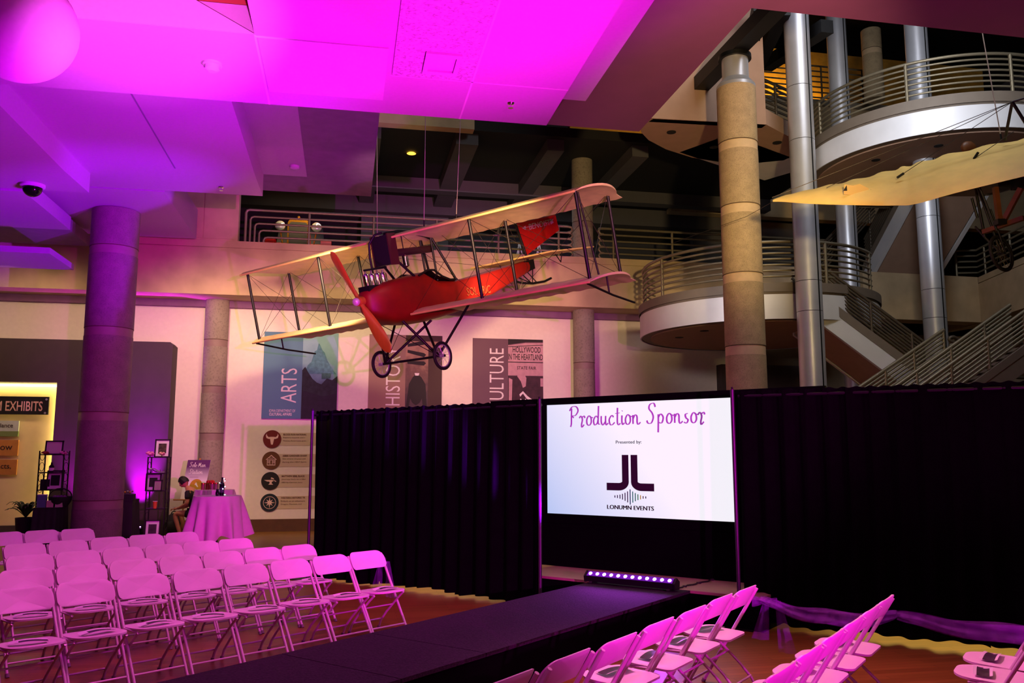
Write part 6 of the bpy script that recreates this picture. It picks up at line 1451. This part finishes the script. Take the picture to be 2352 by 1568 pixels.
t = thing('phone', V[19] + FL * .07, 'small pale phone in the hands of the seated person', 'phone'); MB().obox((V[19] + V[23]) / 2 + FL * .10 + Z * .012, FL * .035, VY * .07, Z * .005).build('body', M_white, t); MB().obox((V[19] + V[23]) / 2 + FL * .10 + Z * .018, FL * .03, VY * .062, Z * .001).build('screen', M_black, t)
t = thing('wooden_stool', base_p, 'plain folding stool under the seated person', 'stool'); MB().obox(base_p + Z * .41, FL * .19, VY * .19, Z * .02).build('seat', MATS['pale_wood'], t)
for a, b in ((-1, -1), (1, -1), (-1, 1), (1, 1)): MB().tube([base_p + FL * .16 * a + VY * .16 * b + Z * .39, base_p - FL * .20 * a + VY * .16 * b], .016, 6).build('leg', MATS['pale_wood'], t)
p = pp(398, 1215, 1.0); p[2] = 0; t = thing('backpack', p, 'dark bag on the floor between the right iron shelf and the easel', 'bag')
MB().ball(p + Z * .26, .26, 16, (.75, .55, 1)).build('body', M_navy, t, 60); MB().ball(p + Z * .20 - VY * .14, .15, 12, (.9, .5, 1)).build('pocket', M_black, t, 60); MB().tube([p + Z * (.48 + .08 * math.sin(a)) + VX * .07 * math.cos(a) for a in np.linspace(0, PI, 8)], .012, 6).build('handle', M_black, t)

# ================================================================== VINTAGE CAR on the gallery
yc = 23.0; cxp = onY(685, 530, yc); cx0 = cxp[0]; zf = ZL - .2; kx = onY(690, 530, yc)[0] - onY(689, 530, yc)[0]
t = thing('vintage_car', (cx0, yc + 1.2, zf), 'red vintage car with brass radiator behind the gallery railing', 'car')
zr_ = onY(685, 502, yc)[2]; zb_ = zf + .42; wr_ = 25 * kx
def rnd(wd_, z0, z1, y0, y1, r): 
    out = [(-wd_, z0)] + [(-wd_ + r - r * math.cos(a), z1 - r + r * math.sin(a)) for a in np.linspace(0, PI / 2, 7)] + [(wd_ - r + r * math.sin(a), z1 - r + r * math.cos(a)) for a in np.linspace(0, PI / 2, 7)] + [(wd_, z0)]
    return MB().prism([(cx0 + x, y0, z) for x, z in out], (0, y1 - y0, 0))
rnd(wr_, zb_, zr_, yc, yc + .12, .16).build('radiator_shell', M_gold, t, 40)
rnd(wr_ * .84, zb_ + .05, zr_ - .10, yc - .012, yc + .02, .08).build('grille', M_black, t)
rnd(wr_ * 1.0, zb_, zr_ - .03, yc + .12, yc + 1.2, .18).build('bonnet', M_redb, t, 40)
MB().lathe((cx0, yc + .05, zr_ - .01), [(.04, 0), (.03, .05), (.045, .06), (.02, .09)], 14).build('radiator_cap', M_gold, t)
MB().box((cx0 - .72, yc + 1.2, zb_ - .05), (cx0 + .72, yc + 2.9, zb_ + .55)).build('body', M_redb, t)
MB().prism([(cx0 - .66, yc + 1.25, zb_ + .55), (cx0 + .66, yc + 1.25, zb_ + .55), (cx0 + .6, yc + 1.5, zb_ + 1.15), (cx0 - .6, yc + 1.5, zb_ + 1.15)], (0, .03, 0)).build('windscreen', M_black, t)
MB().box((cx0 - .62, yc + 2.0, zb_ + .5), (cx0 + .62, yc + 2.2, zb_ + .95)).build('seat_back', M_navy, t)
for s_ in (-1, 1):
    hx_ = cx0 + s_ * 42 * kx; hz = onY(685, 519, yc)[2]; hl = MB().lathe((hx_, yc + .12, hz), [(.03, .08), (.10, .02), (.135, -.06), (.14, -.08)], 24, ax=(0, 1, 0)).build('headlight', M_gold, t, 40)
    MB().lathe((hx_, yc + .03, hz), [(.13, .0), (.09, -.03), (.02, -.045)], 24, ax=(0, 1, 0)).build('lens', mat('headlight_glass', (200, 206, 214), .08, .6), hl, 60)
    MB().tube([(hx_, yc + .12, hz - .1), (hx_ - s_ * .1, yc + .15, zb_ + .1)], .02, 6).build('bracket', M_gold, hl)
    for yw in (yc + .25, yc + 2.5):
        wl = MB().tube([(cx0 + s_ * .74, yw + .36 * math.cos(a), zf + .41 + .36 * math.sin(a)) for a in np.linspace(0, 2 * PI, 37)[:-1]], .05, 10, closed=True).build('wheel', M_tyre, t, 60)
        sm = MB()
        for k in range(12): a = 2 * PI * k / 12; sm.tube([(cx0 + s_ * .74, yw, zf + .41), (cx0 + s_ * .74, yw + .33 * math.cos(a), zf + .41 + .33 * math.sin(a))], .014, 5)
        sm.build('spokes', M_redb, wl); MB().grid(lambda u, v, yw=yw, s_=s_: (cx0 + s_ * (.60 + .28 * v), yw + .46 * math.cos(PI * (.05 + .9 * u)), zf + .41 + .46 * math.sin(PI * (.05 + .9 * u))), 16, 2).build('mudguard', M_redb, t, 60)
spot('car_fill', (cx0 + .4, yc - 1.4, 9.6), (cx0, yc + .2, zr_), 700, (1.0, .66, .3), 40, .8, .1)  # added unseen spot that brightens the car's brass
# small white display stands on the gallery
for i, (px, lab) in enumerate(((1193, 'white display easel on the gallery behind the rudder post'), (1238, 'white display easel on the gallery under the red rudder'))):
    y_ = 23.4; b = onY(px, 600, y_); b[2] = zf; top_ = onY(px, 556, y_)[2]; t = thing('display_easel', b, lab, 'easel', 'white easels on the gallery')
    for dx, dy in ((-.22, -.1), (.22, -.1), (0, .35)): MB().tube([b + np.array([dx, dy, 0]), np.array([b[0], b[1], top_])], .016, 6).build('leg', M_white, t)
    MB().tube([b + np.array([-.13, -.06, .45]), b + np.array([.13, -.06, .45])], .014, 6).build('crossbar', M_white, t)
